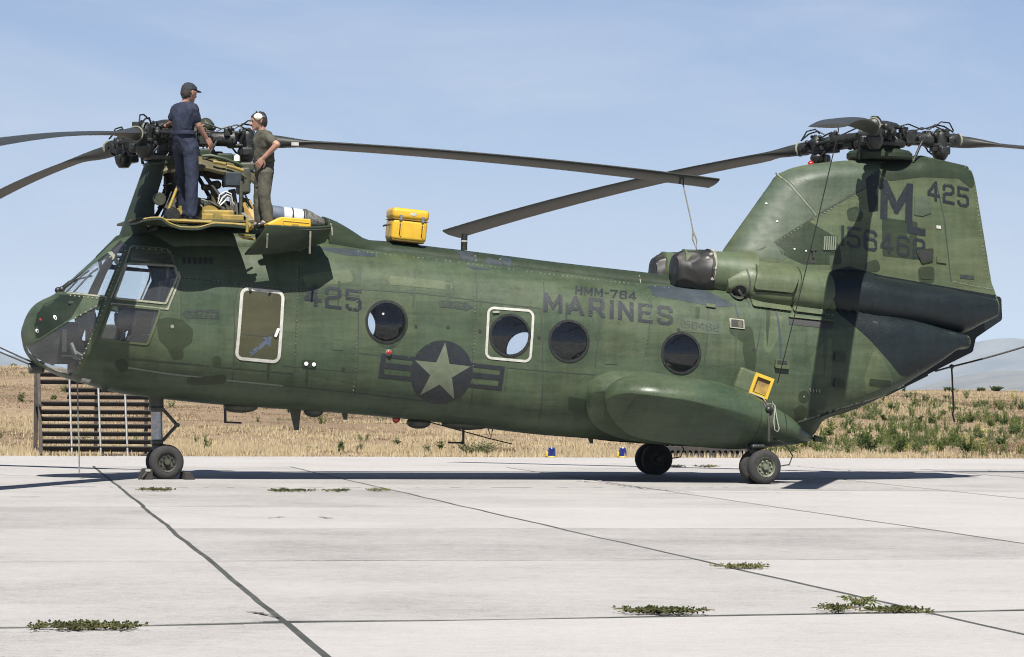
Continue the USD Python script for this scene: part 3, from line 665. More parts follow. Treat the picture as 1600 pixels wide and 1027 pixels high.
# ---- tunnel, fairing, fin, sponsons
tun = m2t(t2m(TUN.mesh()) - t2m(TUN.mesh(.03, None, ut[14])).translate((-.12, 0, 0)))
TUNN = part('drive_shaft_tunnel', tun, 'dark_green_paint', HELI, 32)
part('engine_fairing', FAIR.mesh(), 'light_green_paint', HELI, 32)
part('aft_pylon', fin_mesh(), 'light_green_paint', HELI, 35)
up_ = np.unique(np.concatenate([A(947, 605, -1.62)[0] + np.linspace(0, 1, 26) ** 2 * 1.0, np.linspace(A(947, 605, -1.62)[0] + 1.0, A(1270, 683, -1.62)[0], 34)]))
pu0 = up_[0]
ptop = curve([(pu0, A(947, 628, -1.62)[1])] + apx([(950, 612), (958, 600), (974, 590), (998, 586), (1044, 586), (1105, 594), (1163, 611), (1187, 625), (1228, 649), (1262, 677), (1272, 682)], -1.62), up_, pu0)
pbot = curve([(pu0, A(947, 628, -1.62)[1])] + apx([(952, 646), (965, 664), (990, 682), (1064, 695), (1146, 702), (1200, 699), (1252, 693), (1272, 687)], -1.62), up_, pu0)
phw = curve([(pu0, 0), (pu0 + .05, .20), (pu0 + .2, .38), (pu0 + .6, .55), (pu0 + 1.2, .60), (pu0 + 1.9, .56), (pu0 + 2.6, .34), (up_[-1], .02)], up_, pu0)
POD = Body(up_, ptop, pbot, phw, np.interp(up_, [pu0, pu0 + 1.2, up_[-1]], [1.9, 2.1, 2.2]), np.interp(up_, [pu0, pu0 + .9, pu0 + 1.5, pu0 + 2.2, up_[-1]], [1.02, 1.05, 1.25, 1.7, 2.2]), np.interp(up_, [pu0, pu0 + .5, pu0 + 1.4, up_[-1]], [.72, .68, .60, .5]), vc=-1.60)
for sd in (-1, 1):
    m = POD.mesh()
    # stub wing root between pod and fuselage
    ur0 = A(920, 620, -1.2)[0]; ur = np.unique(np.concatenate([ur0 + np.linspace(0, 1, 22) ** 2 * .8, np.linspace(ur0 + .8, up_[-1] - .75, 24)]))
    rt_ = curve([(ur0, A(920, 622, -1.2)[1])] + apx([(922, 606), (928, 594), (943, 585), (968, 579), (1000, 580), (1060, 587), (1120, 602), (1170, 618)], -1.2) + [(ur[-1], 1.05)], ur, ur0)
    rb_ = curve([(ur0, A(920, 622, -1.2)[1])] + apx([(922, 642), (930, 660), (950, 676), (985, 688), (1060, 697), (1140, 700)], -1.2) + [(ur[-1], .75)], ur, ur0)
    ROOT = Body(ur, rt_, rb_, np.interp(ur, [ur0, ur0 + .03, ur0 + .12, ur0 + .35, ur0 + .8, ur[-1] - .6, ur[-1]], [.02, .17, .32, .48, .58, .5, .2]), np.full(len(ur), 2.1), np.interp(ur, [ur0, ur0 + .8, ur[-1]], [1.05, 1.05, 2.0]), .70, vc=-1.05)
    m2 = ROOT.mesh()
    if sd > 0:
        for q in (m, m2): q.vertices[:, 1] *= -1; q.invert()
    sp = part('sponson', m, 'pod_paint', HELI, 40)
    obj('stub_wing', m2, 'green_paint', sp, 40)
    if sd < 0:
        tip = A3(1272, 684.5, -1.6); obj('vent_pipe', cyl(tip, A3(1284, 687.5, -1.6), .045, .032), 'pod_paint', sp)
        for l in (((1187, 628), (1178, 700)), ((1000, 590), (985, 650))):
            ln = LineString([tuple(A(x, y, -2.0)) for x, y in l]).segmentize(.05)
            d = drape(ln.buffer(.006, cap_style=2), .001, .003, ('pod',)); 
            if d is not None: obj('seam', d, 'seam', sp)
# ------------------------------------------------------------------ markings, seams, panels (thin solids on the skin)
GLY = {'4': [[(.44, 0), (.44, 1), (0, .36), (0, .26), (.62, .26)]], '2': [[(0, .74), (0, .88), (.12, 1), (.48, 1), (.6, .88), (.6, .64), (.48, .54), (.12, .48), (0, .38), (0, 0), (.6, 0)]],
       '5': [[(.6, 1), (0, 1), (0, .57), (.48, .57), (.6, .45), (.6, .12), (.48, 0), (.12, 0), (0, .10), (0, .16)]], '1': [[(.08, 0), (.08, 1)]],
       '6': [[(.6, .82), (.6, .88), (.48, 1), (.12, 1), (0, .88), (0, .12), (.12, 0), (.48, 0), (.6, .12), (.6, .44), (.48, .56), (0, .56)]],
       '8': [[(0, .12), (0, .42), (.1, .52), (0, .62), (0, .88), (.12, 1), (.48, 1), (.6, .88), (.6, .62), (.5, .52), (.6, .42), (.6, .12), (.48, 0), (.12, 0), (0, .12)], [(.1, .52), (.5, .52)]],
       '7': [[(0, .92), (0, 1), (.6, 1), (.25, 0)]], 'M': [[(0, 0), (0, 1), (.35, .25), (.7, 1), (.7, 0)]], 'A': [[(0, 0), (.32, 1), (.64, 0)], [(.12, .28), (.52, .28)]],
       'R': [[(0, 0), (0, 1), (.48, 1), (.58, .88), (.58, .58), (.48, .46), (0, .46)], [(.3, .46), (.6, 0)]], 'I': [[(.02, 0), (.02, 1)]], 'N': [[(0, 0), (0, 1), (.56, 0), (.56, 1)]],
       'E': [[(.52, 1), (0, 1), (0, 0), (.52, 0)], [(0, .52), (.42, .52)]], 'S': [[(.58, .80), (.58, .88), (.46, 1), (.12, 1), (0, .88), (0, .66), (.12, .54), (.46, .48), (.58, .36), (.58, .12), (.46, 0), (.12, 0), (0, .12), (0, .2)]],
       'H': [[(0, 0), (0, 1)], [(.56, 0), (.56, 1)], [(0, .5), (.56, .5)]], 'L': [[(0, 1), (0, 0), (.5, 0)]], '-': [[(0, .48), (.28, .48)]], 'C': [[(.55, .8), (.55, .88), (.43, 1), (.12, 1), (0, .88), (0, .12), (.12, 0), (.43, 0), (.55, .12), (.55, .2)]],
       'U': [[(0, 1), (0, .12), (.12, 0), (.44, 0), (.56, .12), (.56, 1)]]}
def words(txt, bl, br, tl, sw=.17, gap=.30, bodies=ALL, stencil=False):
    gl, x = [], 0.
    for ch in txt:
        ls = GLY[ch]; w = max(p[0] for l in ls for p in l)
        sh = unary_union([LineString(l).buffer(sw / 2, cap_style=3, join_style=2, mitre_limit=1.4) for l in ls])
        sh = sh.intersection(sbox(-.4, -sw / 2, 2, 1 + sw / 2))
        gl.append(affinity.translate(sh, x + sw / 2, 0)); x += w + sw + gap * (.55 if ch in '-' else 1) * .6
    x -= gap * .6; g = unary_union(gl); g = affinity.translate(g, 0, sw / 2)
    b, r, t = [np.array(P2(*p, bodies)) for p in (bl, br, tl)]
    ex, ey = (r - b) / x, (t - b) / (1 + sw)
    return affinity.affine_transform(g, [ex[0], ey[0], ex[1], ey[1], b[0], b[1]])
def worn(shape, seed, n, r0=.004, r1=.014):
    """paint rubbed off in small flecks"""
    r = np.random.default_rng(seed); x0, y0, x1, y1 = shape.bounds
    return shape.difference(unary_union([Point(r.uniform(x0, x1), r.uniform(y0, y1)).buffer(r.uniform(r0, r1), quad_segs=2) for _ in range(n)]))
decal('number_marking', worn(words('425', (475.5, 477), (565, 487.5), (475.5, 443)), 1, 60), 'marking_black', .004, label='425 in black on the forward fuselage')
decal('number_marking', worn(words('425', (1449, 312), (1514, 325), (1449, 281)), 2, 50), 'marking_black', .006, label='425 in black on the tail')
decal('serial_marking', worn(words('156462', (1312, 384), (1445.5, 407), (1312, 351.5), sw=.16), 3, 80), 'marking_black', .006, label='156462 in black on the tail')
decal('letter_marking', worn(words('M', (1375, 341), (1425, 349), (1376.5, 279.5), sw=.2), 4, 60), 'marking_black', .006, label='large letter M on the tail')
decal('letter_marking', worn(words('L', (1417, 364), (1446, 369), (1417, 296), sw=.2), 5, 40), 'marking_black', .007, label='large letter L on the tail')
decal('unit_marking', words('HMM-764', (898, 459.5), (994, 469.5), (899, 446.5), sw=.2), 'marking_black', .004, label='HMM-764 in small black letters')
decal('service_marking', worn(words('MARINES', (849, 487), (1051, 509), (849.5, 457), sw=.2, gap=.34), 6, 120), 'marking_black', .004, label='MARINES in large black letters')
decal('serial_marking', worn(words('156462', (1064, 512), (1123, 519), (1064, 500.5), sw=.14), 7, 60, .004, .02), 'marking_faded', .004, label='faded small 156462')
decal('pale_paint', Polygon(PP([(1062, 498), (1126, 504), (1124, 521), (1060, 515)])).buffer(.02), 'grey_green_paint', .0025)
for (a, b, c_, d), arrow, tl_ in ((((284, 487), (343, 484.5), (343, 499), (284, 493)), 'l', (292, 486)), (((686, 468), (739, 478), (724, 485), (686, 481)), 'r', (689, 470))):
    if arrow == 'l': sh = Polygon(PP([(284, 490), (292, 483.5), (292, 485.5), (343, 483.5), (343, 498.5), (292, 497), (292, 498.5)])); wd = words('RESCUE', (294, 495), (341, 496.5), (294, 487.5), sw=.2)
    else: sh = Polygon(PP([(686.5, 468), (727, 473), (727, 470.5), (740, 480), (727, 487), (727, 484.5), (686.5, 480)])); wd = words('RESCUE', (688.5, 477.5), (726, 481.5), (689, 470.5), sw=.2)
    decal('rescue_arrow', worn(sh.difference(wd), 8, 40), 'marking_faded', .004, label='worn black arrow lettered RESCUE')
# star and bars
sc_ = np.array(P2(690, 582)); ang = -5.3
def loc(sh): return affinity.translate(affinity.rotate(sh, ang, origin=(0, 0)), *sc_)
star = Polygon([(.415 * (1 if k % 2 == 0 else .385) * math.sin(k * PI / 5), .415 * (1 if k % 2 == 0 else .385) * math.cos(k * PI / 5)) for k in range(10)])
star = affinity.translate(star, 0, -.005)
disc = Point(0, 0).buffer(.425, quad_segs=32)
bars = sbox(-.85, -.155, .86, .165).difference(disc.buffer(-.01))
slots = unary_union([sbox(-.785, .045, .80, .115), sbox(-.785, -.105, .80, -.025)])
decal('insignia_disc', worn(loc(unary_union([disc, bars.difference(slots)])).difference(loc(star)), 9, 160), 'marking_black', .004, label='dark disc and bars of the star insignia')
decal('insignia_star', loc(star.buffer(-.002)), 'star_fill', .004, label='pale green star')
# door and emergency exit
door = rpoly(PP([(377, 449.5), (443.5, 456), (436, 567.5), (367.5, 561)]), .09)
decal('cabin_door', door.buffer(-.03), 'olive_door', .005, .004, label='brown olive entrance door with rounded corners')
decal('door_outline', door.buffer(.01).difference(door.buffer(-.032)), 'white_line', .006, .003)
decal('door_seam', LineString(PP([(378, 522), (416, 526), (427, 521)])).buffer(.006), 'seam', .0095)
arr = Polygon(PP([(388, 552), (391.5, 557), (418, 538), (421.5, 543), (425, 526), (409, 527.5), (413, 532.5)]))
decal('door_arrow', worn(arr, 10, 60), 'blue_arrow_paint', .0095, label='faded blue arrow on the door')
q = P2(432, 519); decal('door_handle', LineString([q + [-.015, -.05], q + [.02, .035]]).buffer(.018), 'white_metal', .0095, .02)
q = P2(429, 524); decal('handle_recess', Point(*q).buffer(.03), 'dark_line', .0095, .002)
ex = rpoly(PP([(762, 479.5), (834, 485), (829, 566.5), (758, 560)]), .09)
decal('exit_outline', ex.buffer(.008).difference(ex.buffer(-.026)), 'white_line', .006, .003)
q = P2(775, 488); decal('exit_handle', LineString([q + [-.04, 0], q + [.03, .005]]).buffer(.014), 'frame_pale', .006, .02)
# seams
def seam(px, w=.007, m='seam', bodies=ALL, off=.0015):
    ln = LineString(PP(px, bodies)); decal('panel_seam', ln.buffer(w, cap_style=2), m, off, .0015, bodies)
for l in ([(374, 440), (366, 475), (362, 600)], [(468, 415), (464, 470), (462, 520), (458, 605)], [(562, 412), (560, 480), (553, 620)], [(648, 420), (645, 480)], [(742, 425), (738, 560), (734, 640)], [(849, 440), (846, 500), (842, 655)],
          [(940, 450), (936, 520), (930, 575)], [(1012, 455), (1008, 560)], [(1105, 470), (1098, 585)], [(1190, 495), (1176, 575)], [(281, 430), (283, 480), (280, 530)]):
    seam(l)
for l in ([(282, 434), (372, 444), (470, 455), (562, 463)], [(562, 452), (650, 458), (742, 469)], [(742, 470), (850, 483)], [(200, 560), (370, 576), (460, 584)], [(440, 571), (560, 583)], [(560, 552), (600, 556)], [(740, 570), (850, 580), (930, 586)], [(650, 562), (740, 570)]):
    seam(l, .006)
seam([(196, 574), (260, 584), (350, 594), (442, 603)], .010, 'seam_light'); seam([(442, 603), (560, 615), (700, 632)], .006)
# tail seams
seam([(1163, 405), (1215, 377), (1275, 338), (1330, 306), (1372, 284)], .012, 'seam'); seam([(1214, 272), (1240, 295), (1262, 320), (1276, 338)], .010, 'seam_light', ('fin',)); seam([(1212, 270), (1238, 295), (1260, 320), (1273, 336)], .010, 'seam', ('fin',))
seam([(1463, 285), (1475, 340), (1482, 400), (1486, 440)], .010); seam([(1138, 400), (1165, 418), (1172, 440), (1172, 480)], .012)
seam([(1246, 660), (1285, 647), (1352, 627), (1390, 614), (1450, 583)], .012, 'seam_light'); seam([(1246, 663), (1285, 650), (1352, 630), (1390, 617), (1450, 586)], .014, 'seam')
seam([(1449, 449), (1480, 500), (1488, 515)], .008); seam([(1364, 503), (1420, 511), (1503, 523)], .012, 'seam')
seam([(1213, 488), (1218, 520), (1220, 562)], .016, 'slate_paint'); seam([(1148, 475), (1153, 498)], .014, 'slate_paint')
# camouflage and touched-up paint
OPEN_ = unary_union([Point(*c_).buffer(RWIN + .004, quad_segs=24) for c_ in (W1, W2, W3, W4)])
for k, px in enumerate([[(375, 442), (467, 450), (463, 520), (366, 512)], [(469, 417), (561, 428), (561, 462), (469, 452)], [(562, 464), (646, 472), (643, 550), (556, 545)], [(649, 470), (741, 470), (739, 560), (650, 558)], [(745, 430), (848, 444), (846, 482), (743, 470)], [(850, 486), (938, 494), (931, 572), (845, 566)],
                         [(284, 436), (371, 444), (364, 510), (283, 505)], [(943, 452), (1011, 459), (1008, 560), (938, 555)], [(463, 522), (557, 532), (553, 600), (460, 582)], [(1107, 478), (1160, 484), (1150, 570), (1099, 575)]]):
    decal('skin_panel', Polygon(PP(px)).buffer(-.004).difference(OPEN_), ['green_paint_worn', 'green_paint_deep', 'green_paint_worn', 'green_paint_deep', 'green_paint_worn', 'green_paint_deep', 'green_paint_deep', 'green_paint_worn', 'green_paint_deep', 'green_paint_worn'][k], .0006, .0005)
def patch(px, m, off=.0025, r=.06, label=None, nm_='paint_patch'):
    pg = Polygon(PP(px)).buffer(0); pg = pg.buffer(-r).buffer(2 * r).buffer(-r); decal(nm_, pg, m, off, .0008, label=label)
patch([(1292, 427), (1312, 420), (1325, 416), (1376, 430), (1455, 444), (1565, 464), (1566, 500), (1525, 528), (1520, 550), (1470, 575), (1416, 603), (1405, 585), (1385, 560), (1357, 529), (1335, 510), (1312, 492), (1301, 465)], 'dark_paint', label='dark blue black camouflage on the rear fuselage')
patch([(1210, 378), (1262, 345), (1298, 366), (1312, 385), (1316, 414), (1255, 413), (1222, 398)], 'dark_green_paint')
patch([(1374, 246), (1440, 243), (1513, 260), (1521, 277), (1523, 300), (1498, 279), (1440, 277), (1390, 283), (1372, 270)], 'dark_green_paint')
patch([(1352, 280), (1372, 262), (1372, 330), (1358, 332)], 'dark_paint', r=.02)
patch([(1322, 327), (1340, 322), (1350, 335), (1345, 347), (1325, 345)], 'dark_green_paint'); patch([(1352, 410), (1372, 405), (1377, 425), (1352, 425)], 'dark_green_paint')
patch([(1434, 418), (1460, 416), (1460, 443), (1436, 441)], 'fresh_patch')
patch([(1178, 378), (1200, 373), (1235, 400), (1215, 412), (1180, 412)], 'grey_green_paint')
patch([(1135, 398), (1210, 276), (1240, 297), (1273, 336), (1215, 375), (1165, 402)], 'grey_green_paint', .002, .02); patch([(1216, 272), (1271, 257), (1330, 252), (1372, 252), (1370, 282), (1330, 303), (1278, 334), (1262, 318)], 'grey_green_paint', .002, .02)
for px in ([(244, 500), (262, 496), (285, 500), (302, 515), (300, 535), (285, 545), (288, 560), (270, 562), (262, 545), (248, 530)], [(330, 558), (345, 556), (346, 572), (332, 574)], [(175, 565), (195, 560), (202, 575), (190, 585)], [(262, 585), (310, 590), (355, 585), (352, 600), (300, 603)],
           [(1162, 508), (1175, 512), (1182, 560), (1178, 585), (1168, 590), (1160, 545)], [(1138, 505), (1160, 515), (1175, 530), (1160, 535), (1140, 520)], [(1240, 640), (1252, 632), (1262, 640), (1255, 658), (1242, 655)], [(1264, 640), (1275, 640), (1278, 655), (1266, 655)]):
    patch(px, 'fresh_patch', r=.05)
q = P2(1256, 620); decal('round_patch', Point(*q).buffer(.082), 'dark_green_paint', .0025); decal('vent_stud', Point(*q).buffer(.012), 'frame_pale', .004, .01)
patch([(1011, 447), (1050, 447), (1105, 455), (1150, 478), (1120, 480), (1020, 462)], 'slate_paint', r=.02)
patch([(480, 385), (560, 390), (600, 402), (540, 399)], 'slate_paint', r=.02); patch([(722, 414), (750, 418), (778, 424), (740, 421)], 'slate_paint', r=.01)
for px in ([(470, 430), (545, 420), (555, 440), (480, 450)], [(600, 430), (700, 440), (720, 455), (610, 445)], [(1195, 495), (1225, 492), (1215, 530), (1200, 560), (1192, 540)], [(1265, 560), (1300, 520), (1298, 600), (1275, 610)], [(1365, 545), (1380, 560), (1395, 600), (1352, 618), (1350, 590)]):
    patch(px, 'light_green_paint', .0018, .05)
for px, m_ in (([(711, 388), (743, 393), (743, 415), (722, 410)], 'slate_paint'), ([(752, 413), (762, 402), (782, 409), (782, 417)], 'slate_paint'), ([(780, 398), (800, 401), (795, 418), (785, 414)], 'slate_paint')):
    pg = Polygon([tuple(A(x, y, -.25)) for x, y in px]); d = drape(pg, .003, .001, ('tun',)); obj('paint_patch', d, m_, TUNN, smooth=40)
for x in (514, 743, 782, 1000): 
    lw = A(x, 430, -.3)[0]; d = drape(sbox(lw - .008, 2.6, lw + .008, 3.5).intersection(Polygon([(u, t - .01) for u, t in zip(ut, tt_)] + [(u, t - .26) for u, t in zip(ut[::-1], tt_[::-1])]).buffer(0)), .001, .002, ('tun',))
    if d is not None: obj('tunnel_joint', d, 'frame_pale', TUNN)
# fasteners that show as pale dots, and grime runs
fas = []
def dots(px, n, jit=.0, sz=.010, skip=.3, bodies=ALL, seed=0):
    r_ = np.random.default_rng(seed); ln = LineString(PP(px, bodies))
    for t in np.linspace(0, 1, n):
        if r_.random() < skip: continue
        p_ = ln.interpolate(t, normalized=True); fas.append(sph((p_.x, float(surf(p_.x, p_.y, bodies)) - .005, p_.y), sz * r_.uniform(.7, 1.2), 1, (1, .5, 1)))
dots([(560, 393), (700, 408), (860, 429), (1045, 450)], 70, seed=1); dots([(1165, 407), (1275, 340), (1370, 286)], 40, seed=2, bodies=('fin',)); dots([(1487, 440), (1520, 447), (1548, 452)], 14, seed=3, skip=.1, sz=.012, bodies=('fin',)); dots([(1524, 300), (1535, 380), (1544, 440)], 24, seed=4, bodies=('fin',)); dots([(1173, 480), (1236, 488), (1300, 492)], 26, seed=5, sz=.009); dots([(464, 425), (461, 560)], 24, seed=6, sz=.007); dots([(282, 433), (372, 443), (470, 454)], 30, seed=7, sz=.007); dots([(558, 470), (552, 610)], 24, seed=8, sz=.007); dots([(742, 470), (737, 600)], 24, seed=9, sz=.007); dots([(1012, 458), (1008, 560)], 18, seed=10, sz=.007); dots([(1250, 657), (1350, 626), (1450, 581)], 34, seed=11, sz=.009)
tag(prim(obj('fasteners', cat(fas), 'seam_light', HULL)), kind='stuff')
rg_ = np.random.default_rng(12)
for k, (x, y, h) in enumerate(((530, 440, 40), (700, 440, 50), (610, 555, 45), (886, 478, 25), (935, 460, 60), (1150, 515, 55), (1200, 480, 60), (1260, 515, 60), (1290, 515, 70), (1090, 480, 40), (655, 515, 40), (790, 572, 40), (480, 578, 28), (330, 560, 40), (1240, 515, 40), (420, 570, 25), (1420, 340, 45), (1300, 400, 20))):
    w_ = rg_.uniform(3, 7); pg = Polygon(PP([(x - w_ / 2, y), (x + w_ / 2, y), (x + w_ * .35 - 1, y + h * .6), (x - 1.5, y + h), (x - w_ * .4 - 1, y + h * .55)])).difference(OPEN_)
    decal('grime_run', pg.buffer(.004), 'green_paint_deep' if k % 3 else 'fresh_patch', .0030, .0004)
# raised access panels, louvres, lamps and small fittings
def panel(px, m, th=.012, r=.03, name='access_panel', off=.0, bodies=ALL, label=None): return decal(name, rpoly(PP(px, bodies), r), m, off, th, bodies, label=label)
panel([(1174, 408), (1197, 404), (1236, 412), (1236, 458), (1175, 452)], 'light_green_paint', .05, .04, 'engine_door', .03)
panel([(1175, 456), (1236, 460), (1236, 486), (1175, 478)], 'light_green_paint', .035, .03, 'engine_door', .01)
panel([(1238, 413), (1290, 424), (1303, 462), (1288, 492), (1238, 486)], 'light_green_paint', .035, .03, 'engine_door', .01)
panel([(1232, 495), (1302, 503), (1300, 514), (1233, 507)], 'dark_line', .004, .01, 'exhaust_slot', .002)
panel([(1232, 492.5), (1304, 500), (1304, 503), (1232, 495.5)], 'light_green_paint', .03, .004, 'slot_lip', .002)
panel([(1429, 305), (1453, 308), (1455, 333), (1441, 338), (1428, 336)], 'grey_green_paint', .01, .03, off=.001); panel([(1378, 340), (1434, 347), (1432, 406), (1379, 400)], 'dark_green_paint', .002, .03, off=.001)
panel([(1463, 352), (1470, 353), (1470, 358), (1463, 357)], 'white_line', .006, .004, 'data_plate', .003); panel([(1500, 429), (1522, 431), (1522, 437), (1500, 435)], 'marking_faded', .003, .004, 'vent_slot', .003)
panel([(1284, 366), (1309, 369), (1305, 395), (1283, 391)], 'dark_green_paint', .008, .01, 'louvre_panel', .001)
for k in range(6):
    x = 1287.5 + k * 3.4; panel([(x, 369), (x + 1.8, 369.3), (x + .5, 391), (x - 1.3, 390.6)], 'seam_light', .014, .001, 'louvre', .009)
for k in range(6):
    x = 285 + k * 8.4; panel([(x, 402), (x + 5, 402.6), (x + 5, 413), (x, 412.4)], 'dark_line', .004, .012, 'louvre_slot', .001)
panel([(1430, 391), (1458, 388), (1457, 408), (1440, 412)], 'dark_green_paint', .02, .03, 'intake_rim', .002); panel([(1433, 393), (1455, 391), (1454, 405), (1441, 409)], 'dark_line', .003, .02, 'intake_mouth', .021)
panel([(1463, 400), (1479, 402), (1478, 412), (1463, 410)], 'light_green_paint', .02, .01); panel([(1437, 422), (1456, 421), (1457, 437), (1438, 436)], 'fresh_patch', .01, .02)
panel([(1139, 497), (1162, 499.5), (1163, 514.5), (1140, 512)], 'frame_pale', .018, .006, 'vent_frame', .002); panel([(1141.5, 499), (1160, 501), (1161, 512.5), (1142, 510.5)], 'dark_line', .002, .004, 'vent_mouth', .0205); panel([(1152, 501.5), (1158, 502), (1159, 511.5), (1153, 511)], 'zinc_olive', .002, .004, 'vent_flap', .0225)
panel([(1211, 561), (1231, 563), (1231, 577), (1209, 575)], 'light_green_paint', .05, .02, 'step_cover', .002); panel([(1213, 563), (1228, 564), (1228, 570), (1212, 569)], 'dark_line', .004, .01, 'step_hole', .053)
panel([(1304, 550), (1320, 552), (1320, 566), (1302, 565)], 'dark_green_paint', .03, .02, 'step_cover', .002); panel([(1303, 592), (1318, 594), (1318, 606), (1302, 605)], 'dark_green_paint', .03, .02, 'step_cover', .002)
panel([(1359, 592), (1392, 595), (1391, 606), (1358, 602)], 'dark_green_paint', .006, .01, 'vent_panel', .003)
panel([(1103, 474), (1118, 476), (1117, 481), (1102, 479)], 'light_green_paint', .03, .006, 'vent_scoop', .002); panel([(1363, 471), (1378, 473), (1377, 485), (1362, 483)], 'dark_paint', .01, .02)
panel([(520, 533), (537, 534), (536, 548), (519, 547)], 'green_paint', .006, .008); panel([(946, 553), (966, 555), (966, 570), (945, 569)], 'green_paint', .006, .008); panel([(888, 620), (915, 624), (914, 645), (888, 640)], 'dark_green_paint', .004, .02)
panel([(471, 562), (494, 564), (494, 576), (471, 574)], 'dark_green_paint', .010, .04, 'lamp_plate', .002)
for x, y in ((478, 568.5), (490, 569.6)):
    q = P2(x, y); decal('formation_lamp', Point(*q).buffer(.026), 'white_paint', .012, .012)
for x, y, r in ((1153, 456, .105),):
    q = P2(x, y); decal('exhaust_port_rim', Point(*q).buffer(r).difference(Point(*q).buffer(r * .82)), 'gear_paint', .002, .05); decal('exhaust_port', Point(*q).buffer(r * .84), 'dark_line', .003, .003)
    decal('port_blade', LineString([q + [.0, .02], q + [.06, -.05]]).buffer(.012), 'galvanised', .007, .02)
q = P2(607, 551); decal('marker_lamp_base', Point(*q).buffer(.042), 'frame_pale', .002, .02); c = np.array([q[0], float(surf(*q)) - .03, q[1]]); obj('marker_lamp', sph(c, .032, 2, (1.2, 1, .8)), 'red_lamp', HULL, smooth=True)
for x, y in ((268, 511), (886, 476), (1060, 515), (700, 511), (750, 517), (842, 527), (650, 510), (536, 577), (1178, 546), (445, 472)):
    q = P2(x, y); decal('fitting', Point(*q).buffer(.022), 'dark_line', .002, .006)
q = P2(269, 510.5); decal('fitting_cap', Point(*q).buffer(.024), 'frame_pale', .002, .012)
for k in range(4):
    q = P2(1265 + k * 4.7, 608 + k * .5); decal('grip_stud', LineString([q, q + [.01, -.03]]).buffer(.008), 'frame_pale', .002, .02)
for x, y in ((1197, 318), (1214, 346), (1259, 392), (1241, 389), (1267, 255)):
    q = P2(x, y); decal('light_stud', Point(*q).buffer(.011), 'white_paint', .004, .01)
q = P2(1269, 391); decal('lock_pin', unary_union([LineString([q + [-.03, 0], q + [.05, .01]]).buffer(.012), LineString([q + [.02, 0], q + [.01, -.10]]).buffer(.012)]), 'dark_line', .004, .02)
panel([(1257, 405), (1274, 407), (1274, 412), (1257, 410)], 'dark_line', .004, .006, 'valve_box', .003)
for x, y in ((1307 - 40, 251), (1468, 251)):
    c = A3(x, y, 0); c = c - [0, 0, .05]; obj('beacon_lamp', sph(c, .045, 2, (1, 1, 1.1)), 'red_lamp', HULL, smooth=True); obj('beacon_base', cyl(c - [0, 0, .09], c - [0, 0, .02], .06, .055), 'gear_paint', HULL)
# nose details: the small round emblem eyes
for x, y, s_ in ((86, 496, 1.0), (58, 517, .9), (63, 499, .6)):
    q = P2(x, y, BODY1); e = affinity.rotate(affinity.scale(Point(*q).buffer(.030 * s_), .6, 1.), 20); decal('eye_patch', e, 'white_paint' if s_ > .6 else 'red_tag', .003, .001, BODY1)
    if s_ > .6: decal('eye_dot', affinity.scale(Point(q[0] + .004, q[1] - .006).buffer(.017), .7, 1), 'blue_arrow_paint', .0045, .001, BODY1)
decal('nose_camouflage', Polygon(PP([(54, 530), (52, 510), (56, 490), (70, 470), (92, 459), (134, 461), (113, 497), (88, 513), (62, 530)], BODY1)).buffer(-.012), 'nose_paint', .0015, .001, BODY1)
decal('chin_plate', LineString(PP([(127, 593), (141, 596)], BODY1)).buffer(.022, cap_style=2), 'white_line', .002, .004, BODY1)
# belly fittings: aerials, lamps, drains
def belly(name, x, y0, y1, w0, w1, m='gear_paint', v=0.):
    t, b = A3(x, y0, v), A3(x, y1, v); part(name, m2t(m3.Manifold.batch_hull([t2m(bx(t, (w0, .03, .02))), t2m(bx(b + [.02, 0, 0], (w1, .02, .02)))])), m)
belly('blade_aerial', 461, 634, 671, .17, .06); belly('drain_mast', 538, 642, 655, .09, .05); belly('drain_mast', 922, 681, 692, .08, .04); belly('drain_mast', 449, 632, 644, .03, .02)
for x0, x1, y, h in ((349, 403, 634, 7), (636, 672, 659, 6), (690, 770, 661, 5), (475, 505, 641, 4)):
    a, b = A3(x0, y, -.1), A3(x1, y + 3, -.1); c = (a + b) / 2; part('belly_fairing', sph(c, 1., 3, (abs(b[0] - a[0]) / 2, .22, .085)), 'gear_paint', HELI, True)
c = A3(619, 655, 0); part('belly_beacon', sph(c, .055, 2), 'red_lamp', HELI, True)
a, b = A3(352, 632, -.1), A3(352, 661, -.1); part('belly_aerial', cat([cyl(a, b, .018), cyl(b + [0, 0, .01], b + [.22, 0, .0], .012)]), 'rotor_metal')
a, b = A3(724, 660, .2), A3(724, 694, .2); part('belly_aerial', cat([cyl(a, b, .018), cyl(b + [0, 0, .015], b + [-.22, 0, .02], .012)]), 'rotor_metal')
c = A3(767, 685, .2); part('wire_aerial', cat([tube([A3(672, 660, .1), A3(767, 686, .2), A3(800, 694, .3)], .008), tube([A3(763, 670, .2), c, A3(770, 670, .2)], .008)]), 'rotor_metal')
c = A3(57, 576, 0); part('landing_lamp', cat([lathe([(0, .001), (0, .07), (.16, .085), (.2, .06), (.2, .001)], c + [-.1, 0, 0], c + [.1, 0, .02]), cyl(c, c + [.12, 0, .12], .03)]), 'gear_paint')
part('pitot_cable', tube([A3(121, 596, -.1), A3(122, 650, -.12), A3(123.5, 700, -.1), A3(124, 739, -.1)], .010), 'cable_grey')
part('tow_fitting', cyl(A3(163, 604, -.25), A3(163, 612, -.25), .04), 'gear_paint')

